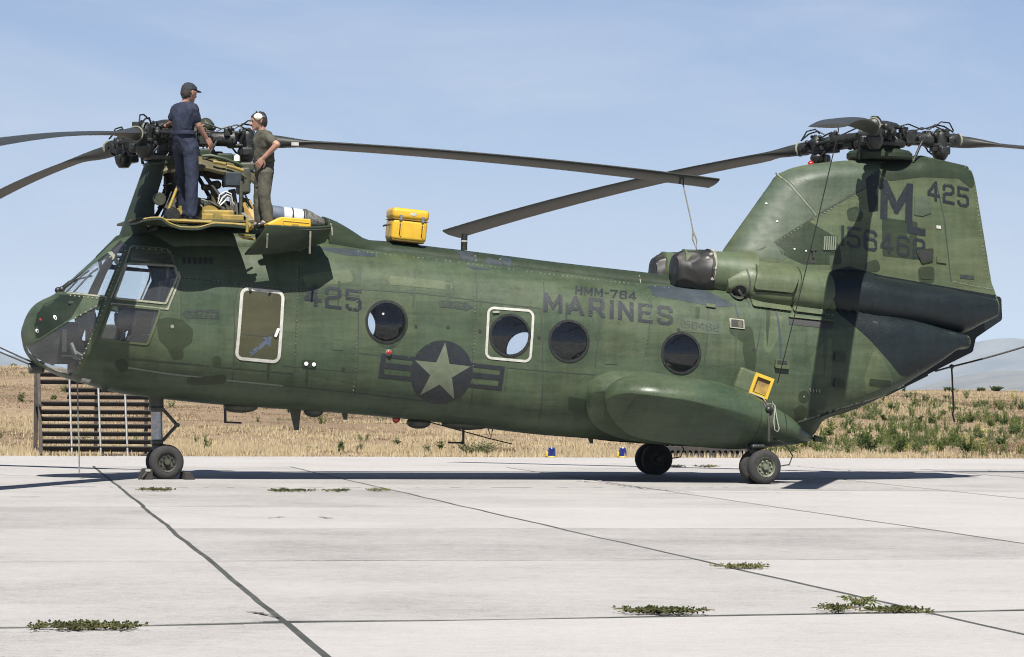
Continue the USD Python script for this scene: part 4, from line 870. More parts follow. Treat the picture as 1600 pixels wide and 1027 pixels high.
# ------------------------------------------------------------------ opened forward pylon
DKW = float(A(300, 346, -.9)[1])
ub = np.linspace(-8.15, -5.45, 40)
BASE = Body(ub, curve([(-8.15, 3.25), (-7.9, 3.34), (-7.5, 3.38), (-6.6, 3.39), (-5.9, 3.37), (-5.45, 3.24)], ub), np.full(40, 2.9), np.interp(ub, [-8.15, -7.7, -6.0, -5.45], [.4, .84, .84, .45]), np.full(40, 2.8), np.full(40, 2.8), .3)
part('pylon_base', BASE.mesh(), 'green_paint')
# front fairing: half-round shell open to the rear
def fairing_shell():
    hs = np.linspace(0, 1, 14); V = []
    bl_, tl_ = A(184.5, 369, 0), A(226, 257, 0); nn = 20
    for h in hs:
        uf_ = bl_[0] + (tl_[0] - bl_[0]) * h; w = bl_[1] - .05 + (tl_[1] - bl_[1] + .05) * h; hw = .44 + (.30 - .44) * h; dp = .20; bk = np.interp(h, [0, .15, 1], [.12, .07, .05])
        ring_ = []
        for k in range(nn + 1):
            t = PI * k / nn; ring_.append((uf_ + dp * (1 - math.sin(t)), -hw * math.cos(t), w))
        o = [(uf_ + dp + bk, -hw, w)] + ring_ + [(uf_ + dp + bk, hw, w)]
        i_ = [(p[0] + (.035 if abs(p[1]) < hw - .01 else 0), p[1] * (1 - .035 / hw), p[2]) for p in o]
        V.append(o + i_[::-1])
    V = np.array(V); n, m = V.shape[:2]; f = []
    for i in range(n - 1):
        for j in range(m):
            q = (j + 1) % m; f += [[i * m + j, i * m + q, (i + 1) * m + q], [i * m + j, (i + 1) * m + q, (i + 1) * m + j]]
    h = m // 2
    for e, s_ in ((0, 1), (n - 1, -1)):
        for j in range(h - 1):
            a, b, c_, d = e * m + j, e * m + j + 1, e * m + m - 2 - j, e * m + m - 1 - j; f += [[a, c_, b], [a, d, c_]][::1]
    t = trimesh.Trimesh(V.reshape(-1, 3), f, process=False); trimesh.repair.fix_normals(t); return t
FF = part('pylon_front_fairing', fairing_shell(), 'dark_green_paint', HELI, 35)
tl_ = A(226, 257, 0)
obj('fairing_cap', m2t(m3.Manifold.batch_hull([m3.Manifold.sphere(.03, 12).translate((float(a), float(b), float(c_))) for a, b, c_ in [(tl_[0] + .04, -.2, tl_[1]), (tl_[0] + .04, .2, tl_[1]), (tl_[0] + .4, -.30, tl_[1] + .12), (tl_[0] + .4, .30, tl_[1] + .12), (tl_[0] + .16, -.29, tl_[1]), (tl_[0] + .16, .29, tl_[1]), (tl_[0] + .42, -.3, tl_[1] + .02), (tl_[0] + .42, .3, tl_[1] + .02)]])), 'dark_green_paint', FF)
obj('fairing_foot', m2t(m3.Manifold.batch_hull([m3.Manifold.sphere(.05, 12).translate((float(a), float(b), float(c_))) for a, b, c_ in [(A(155, 400, 0)[0], 0, A(155, 400, 0)[1] - .03), (A(186, 370, 0)[0], -.1, A(186, 370, 0)[1] - .03), (A(186, 370, 0)[0], .1, A(186, 370, 0)[1] - .03), (-7.85, -.44, 3.32), (-7.85, .44, 3.32), (-7.75, 0, 3.36)]])), 'dark_green_paint', FF)
# roof of the opened pylon: an arched plate seen from below
ua = np.linspace(A(246, 250, 0)[0], A(397, 268, 0)[0], 30)
ra = curve(apx([(246, 247), (280, 243.5), (313, 243), (334, 248), (366, 253), (385, 260), (398, 270)], 0), ua)
V = []; hwa = np.interp(ua, [ua[0], ua[0] + .4, ua[-1] - .4, ua[-1]], [.32, .44, .44, .30])
for u, w, h in zip(ua, ra, hwa):
    o = [(u, h * y, w - .20 * abs(y) ** 2.5) for y in np.linspace(-1, 1, 13)]; V.append(o + [(p[0], p[1] * .96, p[2] - .035) for p in o[::-1]])
V = np.array(V); n, m = V.shape[:2]; f = []
for i in range(n - 1):
    for j in range(m):
        q = (j + 1) % m; f += [[i * m + j, i * m + q, (i + 1) * m + q], [i * m + j, (i + 1) * m + q, (i + 1) * m + j]]
_t = trimesh.Trimesh(V.reshape(-1, 3), f, process=False); trimesh.repair.fix_normals(_t)
ROOF = part('pylon_roof', _t, 'zinc_olive', HELI, 35)
for a, b in (((333, 250), (352, 254)), ((354, 256), (380, 264))):
    obj('yellow_edge', cat([tube([A3(a[0], a[1] + 3, -.44), A3((a[0] + b[0]) / 2, (a[1] + b[1]) / 2 + 2.5, -.45), A3(b[0], b[1] + 3, -.44)], .022)]), 'primer_yellow', ROOF)
rr = np.random.default_rng(5)
obj('roof_fittings', cat([rbx(A3(x, y, vv), (.22, .2, .12), .03) for x, y, vv in ((322, 240, -.1), (335, 244, .1), (350, 247, -.15), (364, 249, .05), (300, 240, .1))]), 'dark_green_paint', ROOF); tag(prim(f'{ROOF}/roof_fittings'), kind='stuff')
c = A3(370, 252, -.3); obj('fluid_gauge', cat([cyl(c, c + [0, 0, .05], .040), sph(c + [0, 0, .05], .038, 2)]), 'white_paint', ROOF)
obj('roof_tube', cat([tube([A3(x, y, v_) for x, y, v_ in ((316, 244, -.3), (330, 243, -.35), (350, 248, -.35), (372, 256, -.35), (382, 262, -.3))], .022), tube([A3(x, y, v_) for x, y, v_ in ((314, 238, -.1), (325, 236, -.15), (332, 243, -.2))], .03)]), 'green_paint', ROOF)
# transmission, deck and machinery
def lin(a, b, t): return np.array(a) * (1 - t) + np.array(b) * t
HF = np.array([A(268, 215, 0)[0], 0, A(268, 215, 0)[1]]); HA = np.array([A(1374, 215, 0)[0], 0, A(1374, 215, 0)[1]])
part('deck', bx((np.mean([A(226, 343, -.8)[0], A(388, 352, -.8)[0]]), 0, 3.425), (1.62, 1.7, .03)), 'zinc_olive')
tr0 = np.array([A(290, 345, 0)[0], 0, 3.43]); tr1 = np.array([HF[0] + .06, 0, HF[2] - .30])
TR = part('transmission', cat([lathe([(0, .0), (0, .22), (.14, .24), (.24, .22), (.32, .18), (.62, .17), (.72, .24), (.80, .24), (.9, .16), (.95, .0)], tr0, tr1 + [0, 0, .02], 28)]), 'gear_paint', HELI, 40)
obj('gearbox_ribs', cat([bx(lin(tr0, tr1, .42) + [.19 * math.cos(t), .19 * math.sin(t), 0], (.06, .025, .5), rotm((0, 0, 1), t)) for t in np.arange(10) / 10 * 2 * PI]), 'gear_paint', TR); tag(prim(f'{TR}/gearbox_ribs'), kind='stuff')
obj('input_housing', cat([cyl(tr0 + [.1, 0, .18], tr0 + [.85, 0, .16], .17, .12), cyl(tr0 + [.3, 0, .17], tr0 + [.36, 0, .17], .2)]), 'gear_paint', TR)
for sv, t0_ in ((-1, 0), (1, 0)):
    part('gearbox_strut', cyl((tr0[0] - .38, sv * .42, 3.45), (tr0[0] + .02, sv * .2, 4.19), .028), 'rotor_metal')
    part('gearbox_strut', cyl((tr0[0] + .62, sv * .42, 3.45), (tr0[0] + .12, sv * .2, 4.19), .028), 'rotor_metal')
part('access_strut', cyl(A3(262, 332, -.75), A3(276, 295, -.7), .020), 'primer_yellow'); part('access_strut', cyl(A3(276, 295, -.7), A3(285, 273, -.66), .018), 'zinc_olive')
part('access_strut', cyl(A3(309, 310, -.5), A3(317, 328, -.6), .022), 'zinc_olive')
c = A3(269, 337, -.78); part('oil_cooler_motor', cat([lathe([(0, 0), (0, .09), (.06, .105), (.14, .105), (.18, .07), (.18, 0)], c + [0, -.1, 0], c + [0, .1, .0]), rbx(c + [0, 0, -.1], (.14, .16, .08), .02)]), 'rotor_metal')
part('control_quadrant', cat([bx(A3(281, 334, -.72), (.03, .1, .2)), bx(A3(276, 336, -.72), (.03, .1, .16)), cyl(A3(279, 331, -.8), A3(279, 331, -.6), .05)]), 'primer_yellow')
part('gear_plate', cat([rbx(A3(340, 338, -.62), (.42, .22, .16), .03), lathe([(0, 0), (0, .14), (.05, .14), (.05, 0)], A3(327, 338, -.66), A3(327, 338, -.66) + [0, -.1, 0]), rbx(A3(362, 342, -.66), (.3, .2, .10), .02), rbx(A3(322, 341, -.7), (.2, .1, .12), .02)]), 'primer_yellow'); tag(prim(f'{HELI}/gear_plate'), kind='stuff')
part('junction_box', cat([rbx(A3(362, 281, -.35), (.22, .28, .19), .02), rbx(A3(351.5, 281, -.36), (.03, .24, .2), .01)]), 'slate_paint')
part('pylon_frame_post', bx(lin(A3(376, 286, -.5), A3(376, 346, -.5), .5), (.035, .05, .56)), 'gear_paint'); part('pylon_frame_post', bx(lin(A3(378, 265, .35), A3(378, 346, .35), .5), (.04, .05, .74)), 'gear_paint')
part('pylon_frame_post', bx(lin(A3(258, 262, .3), A3(258, 346, .3), .5), (.04, .05, .76)), 'gear_paint'); part('pylon_frame_post', bx(lin(A3(238, 320, -.3), A3(238, 346, -.3), .5), (.035, .04, .26)), 'gear_paint')
part('rotor_brake', cat([rbx(A3(380, 283, -.2), (.16, .3, .36), .04), cyl(A3(362, 296, -.3), A3(366, 322, -.3), .05), rbx(A3(383, 262, -.1), (.2, .3, .12), .03)]), 'gear_paint')
part('swashplate_actuator', cat([cyl(A3(333, 293, -.2), A3(337, 325, -.2), .045), cyl(A3(327, 290, -.2), A3(340, 288, -.2), .05), sph(A3(339, 289, -.2), .06, 2), cyl(A3(329, 305, .1), A3(336, 325, .1), .05), rbx(A3(325, 293, -.1), (.18, .12, .08), .03)]), 'zinc_olive')
part('bell_crank', cat([m2t(m3.Manifold.batch_hull([m3.Manifold.sphere(.02, 8).translate(tuple(map(float, A3(x, y, v_)))) for x, y, v_ in ((315, 312, -.3), (345, 325, -.3), (322, 327, -.3), (318, 327, -.3), (330, 318, -.35))])), tube([A3(326, 314, -.4), A3(338, 321, -.42), A3(341, 322, -.42)], .012)]), 'gear_paint')
part('bell_crank', m2t(m3.Manifold.batch_hull([m3.Manifold.sphere(.02, 8).translate(tuple(map(float, A3(x, y, v_)))) for x, y, v_ in ((258, 328, -.4), (272, 310, -.35), (282, 328, -.4), (266, 322, -.42))])), 'gear_paint')
part('pulley', lathe([(0, 0), (0, .085), (.04, .085), (.04, 0)], A3(248, 311, -.5), A3(248, 311, -.5) + [.02, -.1, 0]), 'gear_paint')
for a, b in (((237, 345), (243, 300)), ((241, 346), (239, 312)), ((244, 346), (256, 296)), ((250, 345), (268, 300)), ((247, 325), (270, 292)), ((255, 290), (268, 287)), ((318, 318), (310, 345)), ((385, 318), (400, 350)), ((381, 300), (402, 345)), ((262, 318), (256, 345))):
    part('push_rod', cyl(A3(*a, -.3 + rr.normal(0, .12)), A3(*b, -.2 + rr.normal(0, .12)), .013), 'rotor_metal')
for k in range(5):
    o = k * 2.2; part('hydraulic_hose', tube([A3(341 + o * .3, 318 + o * .4, -.5 - k * .03), A3(343 + o, 305 + o, -.52), A3(352 + o * .5, 299.5 + o, -.55), A3(361 - o * .2, 303 + o * .8, -.53), A3(363 - o * .3, 316, -.5), A3(370 - o, 325, -.48)], .010), 'cable_white' if k % 2 == 0 else 'rotor_metal')
part('hose_bundle', cat([tube([A3(352 + k * 2.5, 328 + rr.normal(0, 1.), -.6), A3(354 + k * 2.6, 322 + rr.normal(0, 3), -.64), A3(357 + k * 2.3, 333 + rr.normal(0, 2), -.6)], .013) for k in range(7)] + [tube([A3(378 + k * 3, 333 + k * 2 + rr.normal(0, 1), -.7), A3(384 + k * 3, 338 + k * 2, -.75), A3(393 + k * 2.5, 348 + k, -.8)], .014) for k in range(4)]), 'galvanised'); tag(prim(f'{HELI}/hose_bundle'), kind='stuff')
part('fabric_flap', m2t(m3.Manifold.batch_hull([m3.Manifold.sphere(.02, 8).translate(tuple(map(float, A3(x, y, v_)))) for x, y, v_ in ((379, 310, -.2), (390, 314, -.25), (384, 335, -.3), (400, 352, -.45), (404, 350, -.4))])), 'yellow_grime')
part('white_panel', m2t(m3.Manifold.batch_hull([m3.Manifold.sphere(.01, 8).translate(tuple(map(float, A3(x, y, v_)))) for x, y, v_ in ((395, 322, 0), (405, 312, 0), (403, 350, -.1), (398, 338, 0))])), 'white_paint')
# cooling duct lying behind the second mechanic
d0, d1 = A3(420, 334, -.25), A3(473, 341, -.2); dd = d1 - d0; L_ = np.linalg.norm(dd)
DUCT = part('cooling_duct', lathe([(0, 0), (0, .118), (L_, .118), (L_, 0)], d0, d1, 28), 'white_metal', HELI, 40)
for t, w_ in ((.02, .02), (.64, .02), (.97, .02)): obj('duct_band', lathe([(t * L_ - w_ * .5, .11), (t * L_ - w_ * .5, .122), (t * L_ + w_ * .5, .122), (t * L_ + w_ * .5, .11)], d0, d1, 28), 'dark_line', DUCT)
obj('duct_sleeve', lathe([(0, .0), (0, .120), (.38 * L_, .120), (.38 * L_, .0)], d0, d1, 28), 'blue_duct', DUCT)
w0 = lathe([(0, .0), (0, .125), (.1, .118), (.22, .10), (.34, .07), (.40, .0)], d1, A3(505, 352, -.1), 28)
w0.vertices += (meshkit.fbm(w0.vertices * 14, 3, 2) - .5)[:, None] * np.array([0, .05, .05]); obj('duct_wrap', w0, 'wrapped_foil', DUCT, smooth=40)
# folded-down cowl doors that serve as work platforms
def dish(px_edge, v_in, v_out, w_in, th=.03, dip=.0):
    n = 24; xs_ = np.linspace(px_edge[0][0], px_edge[-1][0], n); yy = PchipInterpolator([p[0] for p in px_edge], [p[1] for p in px_edge])(xs_); V = []
    for x, y in zip(xs_, yy):
        uo, wo = A(x, y, v_out); o = []
        for t in np.linspace(0, 1, 9):
            v = v_in + (v_out - v_in) * t; w = w_in + (wo - w_in) * t ** 1.6 - dip * math.sin(PI * t) * .5; o.append((uo - .05 * (1 - t), v, w))
        V.append(o + [(p[0], p[1], p[2] - th) for p in o[::-1]])
    V = np.array(V); n, m = V.shape[:2]; f = []
    for i in range(n - 1):
        for j in range(m):
            q = (j + 1) % m; f += [[i * m + j, i * m + q, (i + 1) * m + q], [i * m + j, (i + 1) * m + q, (i + 1) * m + j]]
    h = m // 2
    for e in (0, n - 1):
        for j in range(h - 1):
            a, b, c_, d = e * m + j, e * m + j + 1, e * m + m - 2 - j, e * m + m - 1 - j; f += [[a, c_, b], [a, d, c_]]
    t = trimesh.Trimesh(V.reshape(-1, 3), f, process=False); trimesh.repair.fix_normals(t); return t
for sd in (-1,):
    m = dish([(224, 343), (250, 340.5), (266, 350), (286, 356), (307, 356.5), (337, 350), (360, 351), (387, 354)], -.72, -1.62, 3.37, .028, .02)
    if sd > 0: m.vertices[:, 1] *= -1; m.invert()
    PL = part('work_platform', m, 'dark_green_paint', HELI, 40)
    if sd < 0:
        V_ = [A3(x, y, -1.60) for x, y in ((224, 342.5), (250, 340), (266, 349), (286, 355), (307, 355.5), (337, 349), (360, 350), (387, 353))]
        obj('platform_lip', tube(PchipInterpolator(range(8), np.array(V_))(np.linspace(0, 7, 40)), .010), 'primer_yellow', PL)
        obj('platform_frame', cat([tube([A3(226, 342, -1.5), A3(387, 351, -1.5)], .014), tube([A3(268, 345, -1.3), A3(330, 347, -1.3)], .025)]), 'primer_yellow', PL)
        obj('hinge_plate', cat([bx(A3(386, 351, -1.62), (.03, .05, .20)), cyl(A3(388, 352, -1.55), A3(392, 356, -1.5), .04)]), 'primer_yellow', PL)
top_ = [A3(419, 352.5, -1.62), A3(450, 354.5, -1.64), A3(480, 356, -1.64), A3(518, 354, -1.50)]
bot_ = [A3(383, 398.5, -1.36), A3(425, 397, -1.33), A3(462, 391.5, -1.30), A3(508, 379, -1.20)]
def sheet(rows, th):
    n, m = len(rows), len(rows[0]); V = np.array(rows, float); nr = np.cross(V[0, -1] - V[0, 0], V[-1, 0] - V[0, 0]); nr /= np.linalg.norm(nr)
    V2 = np.concatenate([V.reshape(-1, 3), V.reshape(-1, 3) + nr * th]); f = []
    for i in range(n - 1):
        for j in range(m - 1):
            a, b, c_, d = i * m + j, i * m + j + 1, (i + 1) * m + j + 1, (i + 1) * m + j; f += [[a, b, c_], [a, c_, d], [n * m + a, n * m + c_, n * m + b], [n * m + a, n * m + d, n * m + c_]]
    bd = [(0, j) for j in range(m)] + [(i, m - 1) for i in range(1, n)] + [(n - 1, j) for j in range(m - 2, -1, -1)] + [(i, 0) for i in range(n - 2, 0, -1)]
    for p, q in zip(bd, bd[1:] + bd[:1]):
        a, b = p[0] * m + p[1], q[0] * m + q[1]; f += [[a, n * m + a, n * m + b], [a, n * m + b, b]]
    t = trimesh.Trimesh(V2, f, process=False); trimesh.repair.fix_normals(t); return t
tp = PchipInterpolator(range(4), np.array(top_))(np.linspace(0, 3, 16)); bt = PchipInterpolator(range(4), np.array(bot_))(np.linspace(0, 3, 16))
rows = [tp * (1 - t) + bt * t + np.array([0, -.07 * math.sin(PI * t), 0]) for t in np.linspace(0, 1, 8)]
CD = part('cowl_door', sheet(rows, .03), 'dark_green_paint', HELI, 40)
for x0_, y0_, x1_, y1_ in ((418, 366, 417, 387), (485, 362, 484, 396)): obj('door_prop', cyl(A3(x0_, y0_, -1.62), A3(x1_, y1_, -1.52), .014), 'frame_pale', CD)
obj('door_floor', sheet([[p + np.array([0, .01, -.03]) for p in tp], [np.array([p[0], -.75, 3.26]) for p in tp]], .02), 'gear_paint', CD)
obj('door_bracket', cat([tube([A3(373, 367, -1.4), A3(380, 372, -1.4), A3(398, 374.5, -1.36)], .016), tube([A3(373, 367, -1.4), A3(392, 369, -1.3)], .014)]), 'primer_yellow', CD)
obj('door_end', sheet([[tp[-1], tp[-1] + [.02, .35, -.02]], [bt[-1], bt[-1] + [.02, .2, .1]]], .02), 'dark_green_paint', CD)

# ------------------------------------------------------------------ rotors
def rot_head(hub, name, low):
    H_ = lambda m: m
    body = cat([cyl((0, 0, -.20), (0, 0, .14), .20, .19, 24), lathe([(0, .0), (0, .30), (.03, .30), (.07, .25), (.10, .14), (.115, 0)], (0, 0, .13), (0, 0, 1), 28), cyl((0, 0, -low), (0, 0, -.2), .12, .13, 20), lathe([(0, 0), (0, .36), (.05, .38), (.09, .36), (.09, 0)], (0, 0, -low + .02), (0, 0, 0), 28),
                *[cyl((.3 * math.cos(t), .3 * math.sin(t), -low + .08), (.22 * math.cos(t), .22 * math.sin(t), .02), .022) for t in np.arange(6) * PI / 3 + .3],
                *[rbx((.17 * math.cos(t), .17 * math.sin(t), .1), (.14, .1, .1), .02) for t in np.arange(6) * PI / 3]])
    body.apply_translation(hub); return part(name, body, 'rotor_metal', HELI, 35)
def arm(hub, az, parent, dz, seed, lines=True):
    r = np.random.default_rng(seed); R_ = rotm((0, 0, 1), az); R_[:3, 3] = hub
    tilt = rotm((0, 1, 0), -math.atan2(dz, 1.0))
    def put(name, ms, m): 
        t = cat(ms); t.apply_transform(R_ @ tilt); obj(name, t, m, parent, smooth=35)
    put('yoke', [rbx((.28, 0, .0), (.34, .17, .15), .03), cyl((.40, -.19, 0), (.40, .19, 0), .075, n=18), rbx((.42, .17, 0), (.16, .06, .2), .02), rbx((.42, -.17, 0), (.16, .06, .2), .02)], 'rotor_metal')
    put('pitch_housing', [lathe([(0, 0), (0, .10), (.05, .12), (.10, .095), (.30, .10), (.34, .125), (.40, .125), (.44, .08), (.44, 0)], (.44, 0, 0), (.95, 0, 0), 20), rbx((.58, -.17, -.02), (.14, .18, .08), .02), cyl((.58, -.24, -.02), (.40, -.26, -.36), .02)], 'rotor_metal')
    put('damper', [cyl((.24, .20, .03), (.62, .19, .03), .062, n=16), cyl((.6, .19, .03), (.94, .15, .03), .026), sph((.94, .15, .03), .05, 1)], 'rotor_metal')
    put('fold_hinge', [lathe([(0, 0), (0, .07), (.06, .11), (.15, .125), (.19, .10), (.26, .10), (.36, .115), (.42, .085), (.46, .05), (.46, 0)], (1.02, 0, -.30), (1.02, 0, .17), 20), rbx((.93, 0, .085), (.3, .17, .05), .02), rbx((.93, 0, -.085), (.3, .17, .05), .02), rbx((1.14, 0, .05), (.26, .15, .045), .02), rbx((1.14, 0, -.06), (.26, .15, .045), .02), rbx((1.0, -.13, -.17), (.16, .14, .12), .03)], 'rotor_metal')
    if lines: put('hydraulic_line', [tube([(.62, .05, .11), (.74, .06, .17), (.86, .03, .15), (.97, .05, .22), (1.12, .05, .2), (1.27, .04, .12)], .012, 6), tube([(.2, -.08, .14), (.42, -.1, .20), (.66, -.08, .13), (.86, -.1, .19), (1.05, -.09, .12)], .011, 6), tube([(.94, .06, .18), (1.04, 0, .26), (1.18, .0, .25), (1.26, .02, .14)], .011, 6),
                           tube([(.8, .1, -.05), (.9, .14, -.16), (1.0, .1, -.24)], .013, 6), *[sph((r.uniform(.3, 1.15), r.uniform(-.14, .14), r.uniform(.05, .16)), r.uniform(.025, .045), 1) for _ in range(9)], *[rbx((r.uniform(.2, 1.1), r.uniform(-.2, .2), r.uniform(-.12, .12)), r.uniform(.04, .12, 3), .01) for _ in range(10)]], 'rotor_metal')
    put('blade_fork', [lathe([(0, 0), (0, .075), (.05, .095), (.12, .10), (.2, .085), (.24, .0)], (1.13, 0, 0), (1.4, 0, 0), 18), cyl((1.24, -.12, .0), (1.24, .12, 0), .035)], 'rotor_metal')
    put('yellow_band', [lathe([(0, .09), (0, .104), (.025, .104), (.025, .09)], (1.315, 0, 0), (1.4, 0, 0), 18)], 'frame_pale')
def blade(hub, az, zf, parent, tip_pitch=0.0, R1=7.77, plate=None, flip=1):
    rs = np.concatenate([np.linspace(1.2, 2.0, 9), np.linspace(2.2, R1, 34)]); n = 22; V = []
    prof = []
    for k in range(n):
        t = 2 * PI * k / n; x = .5 * (1 - math.cos(t)); s_ = 1 if t < PI else -1
        th = 5 * .115 * (.2969 * math.sqrt(max(x, 0)) - .126 * x - .3516 * x * x + .2843 * x ** 3 - .1036 * x ** 4); prof.append((x - .28, s_ * th))
    prof = np.array(prof); circ = np.array([(-math.cos(2 * PI * k / n), math.sin(2 * PI * k / n)) for k in range(n)])
    cv = []
    for i, r in enumerate(rs):
        b = np.clip((r - 1.35) / .75, 0, 1); b = b * b * (3 - 2 * b); ch = .475
        P_ = circ * [.088, .088] * (1 - b) + prof * [ch, ch] * b
        a_ = math.radians(6 + tip_pitch + 6 * (r / R1)) * b; yy = P_[:, 0] * math.cos(a_) + P_[:, 1] * math.sin(a_); zz = -P_[:, 0] * math.sin(a_) + P_[:, 1] * math.cos(a_)
        cv.append((r, 0, zf(r / R1))); 
        V.append(np.stack([np.full(n, r), -yy * flip, zz + zf(r / R1)], 1))
    # square, slightly raked tip
    V[-1][:, 0] += np.linspace(0, 0, n)
    k_ = len(rs); V.append(V[0].mean(0)[None]); V.append(V[k_ - 1].mean(0)[None]); V = np.vstack(V); f = []
    j = np.arange(n); jn = (j + 1) % n
    for i in range(k_ - 1): f += [np.stack([i * n + j, (i + 1) * n + jn, i * n + jn], 1), np.stack([i * n + j, (i + 1) * n + j, (i + 1) * n + jn], 1)]
    f += [np.stack([np.full(n, k_ * n), j, jn], 1), np.stack([np.full(n, k_ * n + 1), (k_ - 1) * n + jn, (k_ - 1) * n + j], 1)]
    t = trimesh.Trimesh(V, np.vstack(f), process=False); trimesh.repair.fix_normals(t)
    R_ = rotm((0, 0, 1), az); R_[:3, 3] = hub; t.apply_transform(R_); obj('rotor_blade', t, 'blade_paint', parent, smooth=40)
    if plate:
        m = rbx((2.25, .0, zf(2.25 / R1)), (.20, .49, .075), .01) if False else None
    def at(r, y=0, dz=0): return (R_ @ np.array([r, y, zf(r / R1) + dz, 1]))[:3]
    return at
def solve_az(hub, px, R1=7.77, lo=-90, hi=90):
    best = None
    for d in np.arange(lo, hi, .05):
        t = math.radians(d); pw = toW(np.array([hub[0] + R1 * math.cos(t), R1 * math.sin(t), hub[2]])); x = proj(pw)[0]
        if best is None or abs(x - px) < best[0]: best = (abs(x - px), t)
    return best[1]
def zpx(hub, az, r, y):
    """height above the hub of a point at radius r that stands at photograph row y"""
    p = toW(np.array([hub[0] + r * math.cos(az), r * math.sin(az), 0.])); lo, hi = -2., 8.
    for _ in range(50):
        mid = (lo + hi) / 2; p[2] = mid
        if proj(p)[1] > y: lo = mid
        else: hi = mid
    return mid - hub[2]
def rpx(hub, az, px):
    return min((abs(proj(toW(np.array([hub[0] + r * math.cos(az), r * math.sin(az), hub[2]])))[0] - px), r) for r in np.arange(1, 8, .02))[1]
def zfun(hub, az, obs):
    """droop curve a x + b x^2 through measured rows"""
    X = []; Z = []
    for px, y in obs:
        r = rpx(hub, az, px) if px is not None else 7.77; X.append(r / 7.77); Z.append(zpx(hub, az, r, y))
    Mx = np.stack([np.array(X), np.array(X) ** 2], 1); s_ = np.linalg.lstsq(np.vstack([Mx, [[.15, 0]]]), np.array(Z + [0]), rcond=None)[0]
    return (lambda x: s_[0] * x + s_[1] * x * x), s_
FR = rot_head(HF, 'forward_rotor_head', .34); AR = rot_head(HA, 'aft_rotor_head', .16)
azr = solve_az(HF, 1120, lo=-40, hi=5)
fz, s1 = zfun(HF, azr, [(500, 226.5), (800, 247), (1120, 284)])
frear = blade(HF, azr, fz, FR, flip=-1); arm(HF, azr, FR, s1[0] * .15, 1)
az2 = azr + 2 * PI / 3; az3 = azr - 2 * PI / 3
fz2, s2 = zfun(HF, az2, [(100, 270), (15, 295)]); ffar = blade(HF, az2, fz2, FR, 2., flip=-1); arm(HF, az2, FR, s2[0] * .15, 2)
fz3, s3 = zfun(HF, az3, [(120, 214), (5, 217)]); fnear = blade(HF, az3, fz3, FR, -8., flip=-1); arm(HF, az3, FR, s3[0] * .15, 3)
azl = solve_az(HA, 700, lo=90, hi=180)
gz, q1 = zfun(HA, azl, [(1240, 240), (1010, 284), (705, 361)]); aleft = blade(HA, azl, gz, AR); arm(HA, azl, AR, q1[0] * .15, 4)
azf = solve_az(HA, 1308, lo=-125, hi=-85); gzf = lambda x: .10 * x - .62 * x * x; afront = blade(HA, azf, gzf, AR, -10.); arm(HA, azf, AR, .05, 5, False)
azR = azl - 2 * PI / 3; gz3, q3 = zfun(HA, azR, [(1500, 220), (1595, 231)]); aright = blade(HA, azR, gz3, AR); arm(HA, azR, AR, q3[0] * .15, 6)
part('rotor_pedestal', lathe([(0, 0), (0, .44), (.03, .47), (.09, .47), (.13, .43), (.16, .3), (.2, .28), (.2, 0)], A3(1374, 251, 0), A3(1374, 251, 0) + [0, 0, 1], 40), 'dark_green_paint', HELI, 35)
for at_, r in ((frear, 2.18), (aleft, 2.5)):
    c = at_(r, -.10 if at_ is frear else .10, 0)
    obj('blade_plate', bx(A3(*( (461, 225) if at_ is frear else (1230, 241)), c[1] - .16), (.10, .012, .045)), 'white_line', FR if at_ is frear else AR)

# ------------------------------------------------------------------ undercarriage
mat('rim_dark', (.03, .03, .022), (.06, .058, .04), scale=20, rough=.6)
def wheelset(parent, c, half, r=.232, w=.155, rim='rim_dark'):
    for sd in (-1, 1):
        y = c[1] + sd * half; o = np.array([c[0], y - w / 2, c[2]]); e = o + [0, 1, 0]
        obj('tyre', lathe([(.012, r * .55), (0, r * .62), (-.004 + .004, r * .80), (.016, r * .93), (.04, r * .985), (w / 2, r), (w - .04, r * .985), (w - .016, r * .93), (w, r * .80), (w, r * .62), (w - .012, r * .55)], o, e, 40), 'tyre_rubber', parent, smooth=40)
        obj('wheel_rim', cat([lathe([(.01, r * .585), (.0, r * .57), (.012, r * .50), (.035, r * .46), (.04, r * .22), (.02, r * .20), (-.012, r * .16), (-.012, 0)], o, e, 32), lathe([(w - .01, r * .585), (w, r * .57), (w - .012, r * .50), (w - .035, r * .46), (w - .04, r * .2), (w, r * .16), (w, 0)], o, e, 32)]), rim if sd < 0 else 'rim_dark', parent, smooth=35)
        obj('wheel_bolts', cat([cyl((c[0] + r * .37 * math.cos(t), y - w / 2 + .045, c[2] + r * .37 * math.sin(t)), (c[0] + r * .37 * math.cos(t), y - w / 2 + .01, c[2] + r * .37 * math.sin(t)), .012, n=6) for t in np.arange(9) / 9 * 2 * PI]), 'frame_pale' if rim != 'rim_dark' else 'rim_dark', parent); tag(prim(f'{parent}/wheel_bolts' + ('' if used[(parent, 'wheel_bolts')] == 1 else f"_{used[(parent, 'wheel_bolts')] - 1:03d}")), kind='stuff')
NG = np.array([A(257, 748, 0)[0], 0, .232])
NGP = part('nose_gear', cat([cyl(NG + [-.10, 0, .16], NG + [-.12, 0, .80], .075), cyl(NG + [-.12, 0, .72], NG + [-.13, 0, 1.0], .10), cyl(NG + [0, -.25, 0], NG + [0, .25, 0], .035), m2t(m3.Manifold.batch_hull([m3.Manifold.sphere(.05, 10).translate(tuple(map(float, NG + d))) for d in ([0, -.06, 0], [0, .06, 0], [-.1, -.05, .2], [-.1, .05, .2])])), rbx(NG + [-.12, 0, .70], (.18, .22, .07), .02), rbx(NG + [-.11, 0, .26], (.15, .2, .07), .02)]), 'gear_paint')
obj('oleo_piston', cyl(NG + [-.105, 0, .29], NG + [-.118, 0, .68], .078), 'strut_metal', NGP)
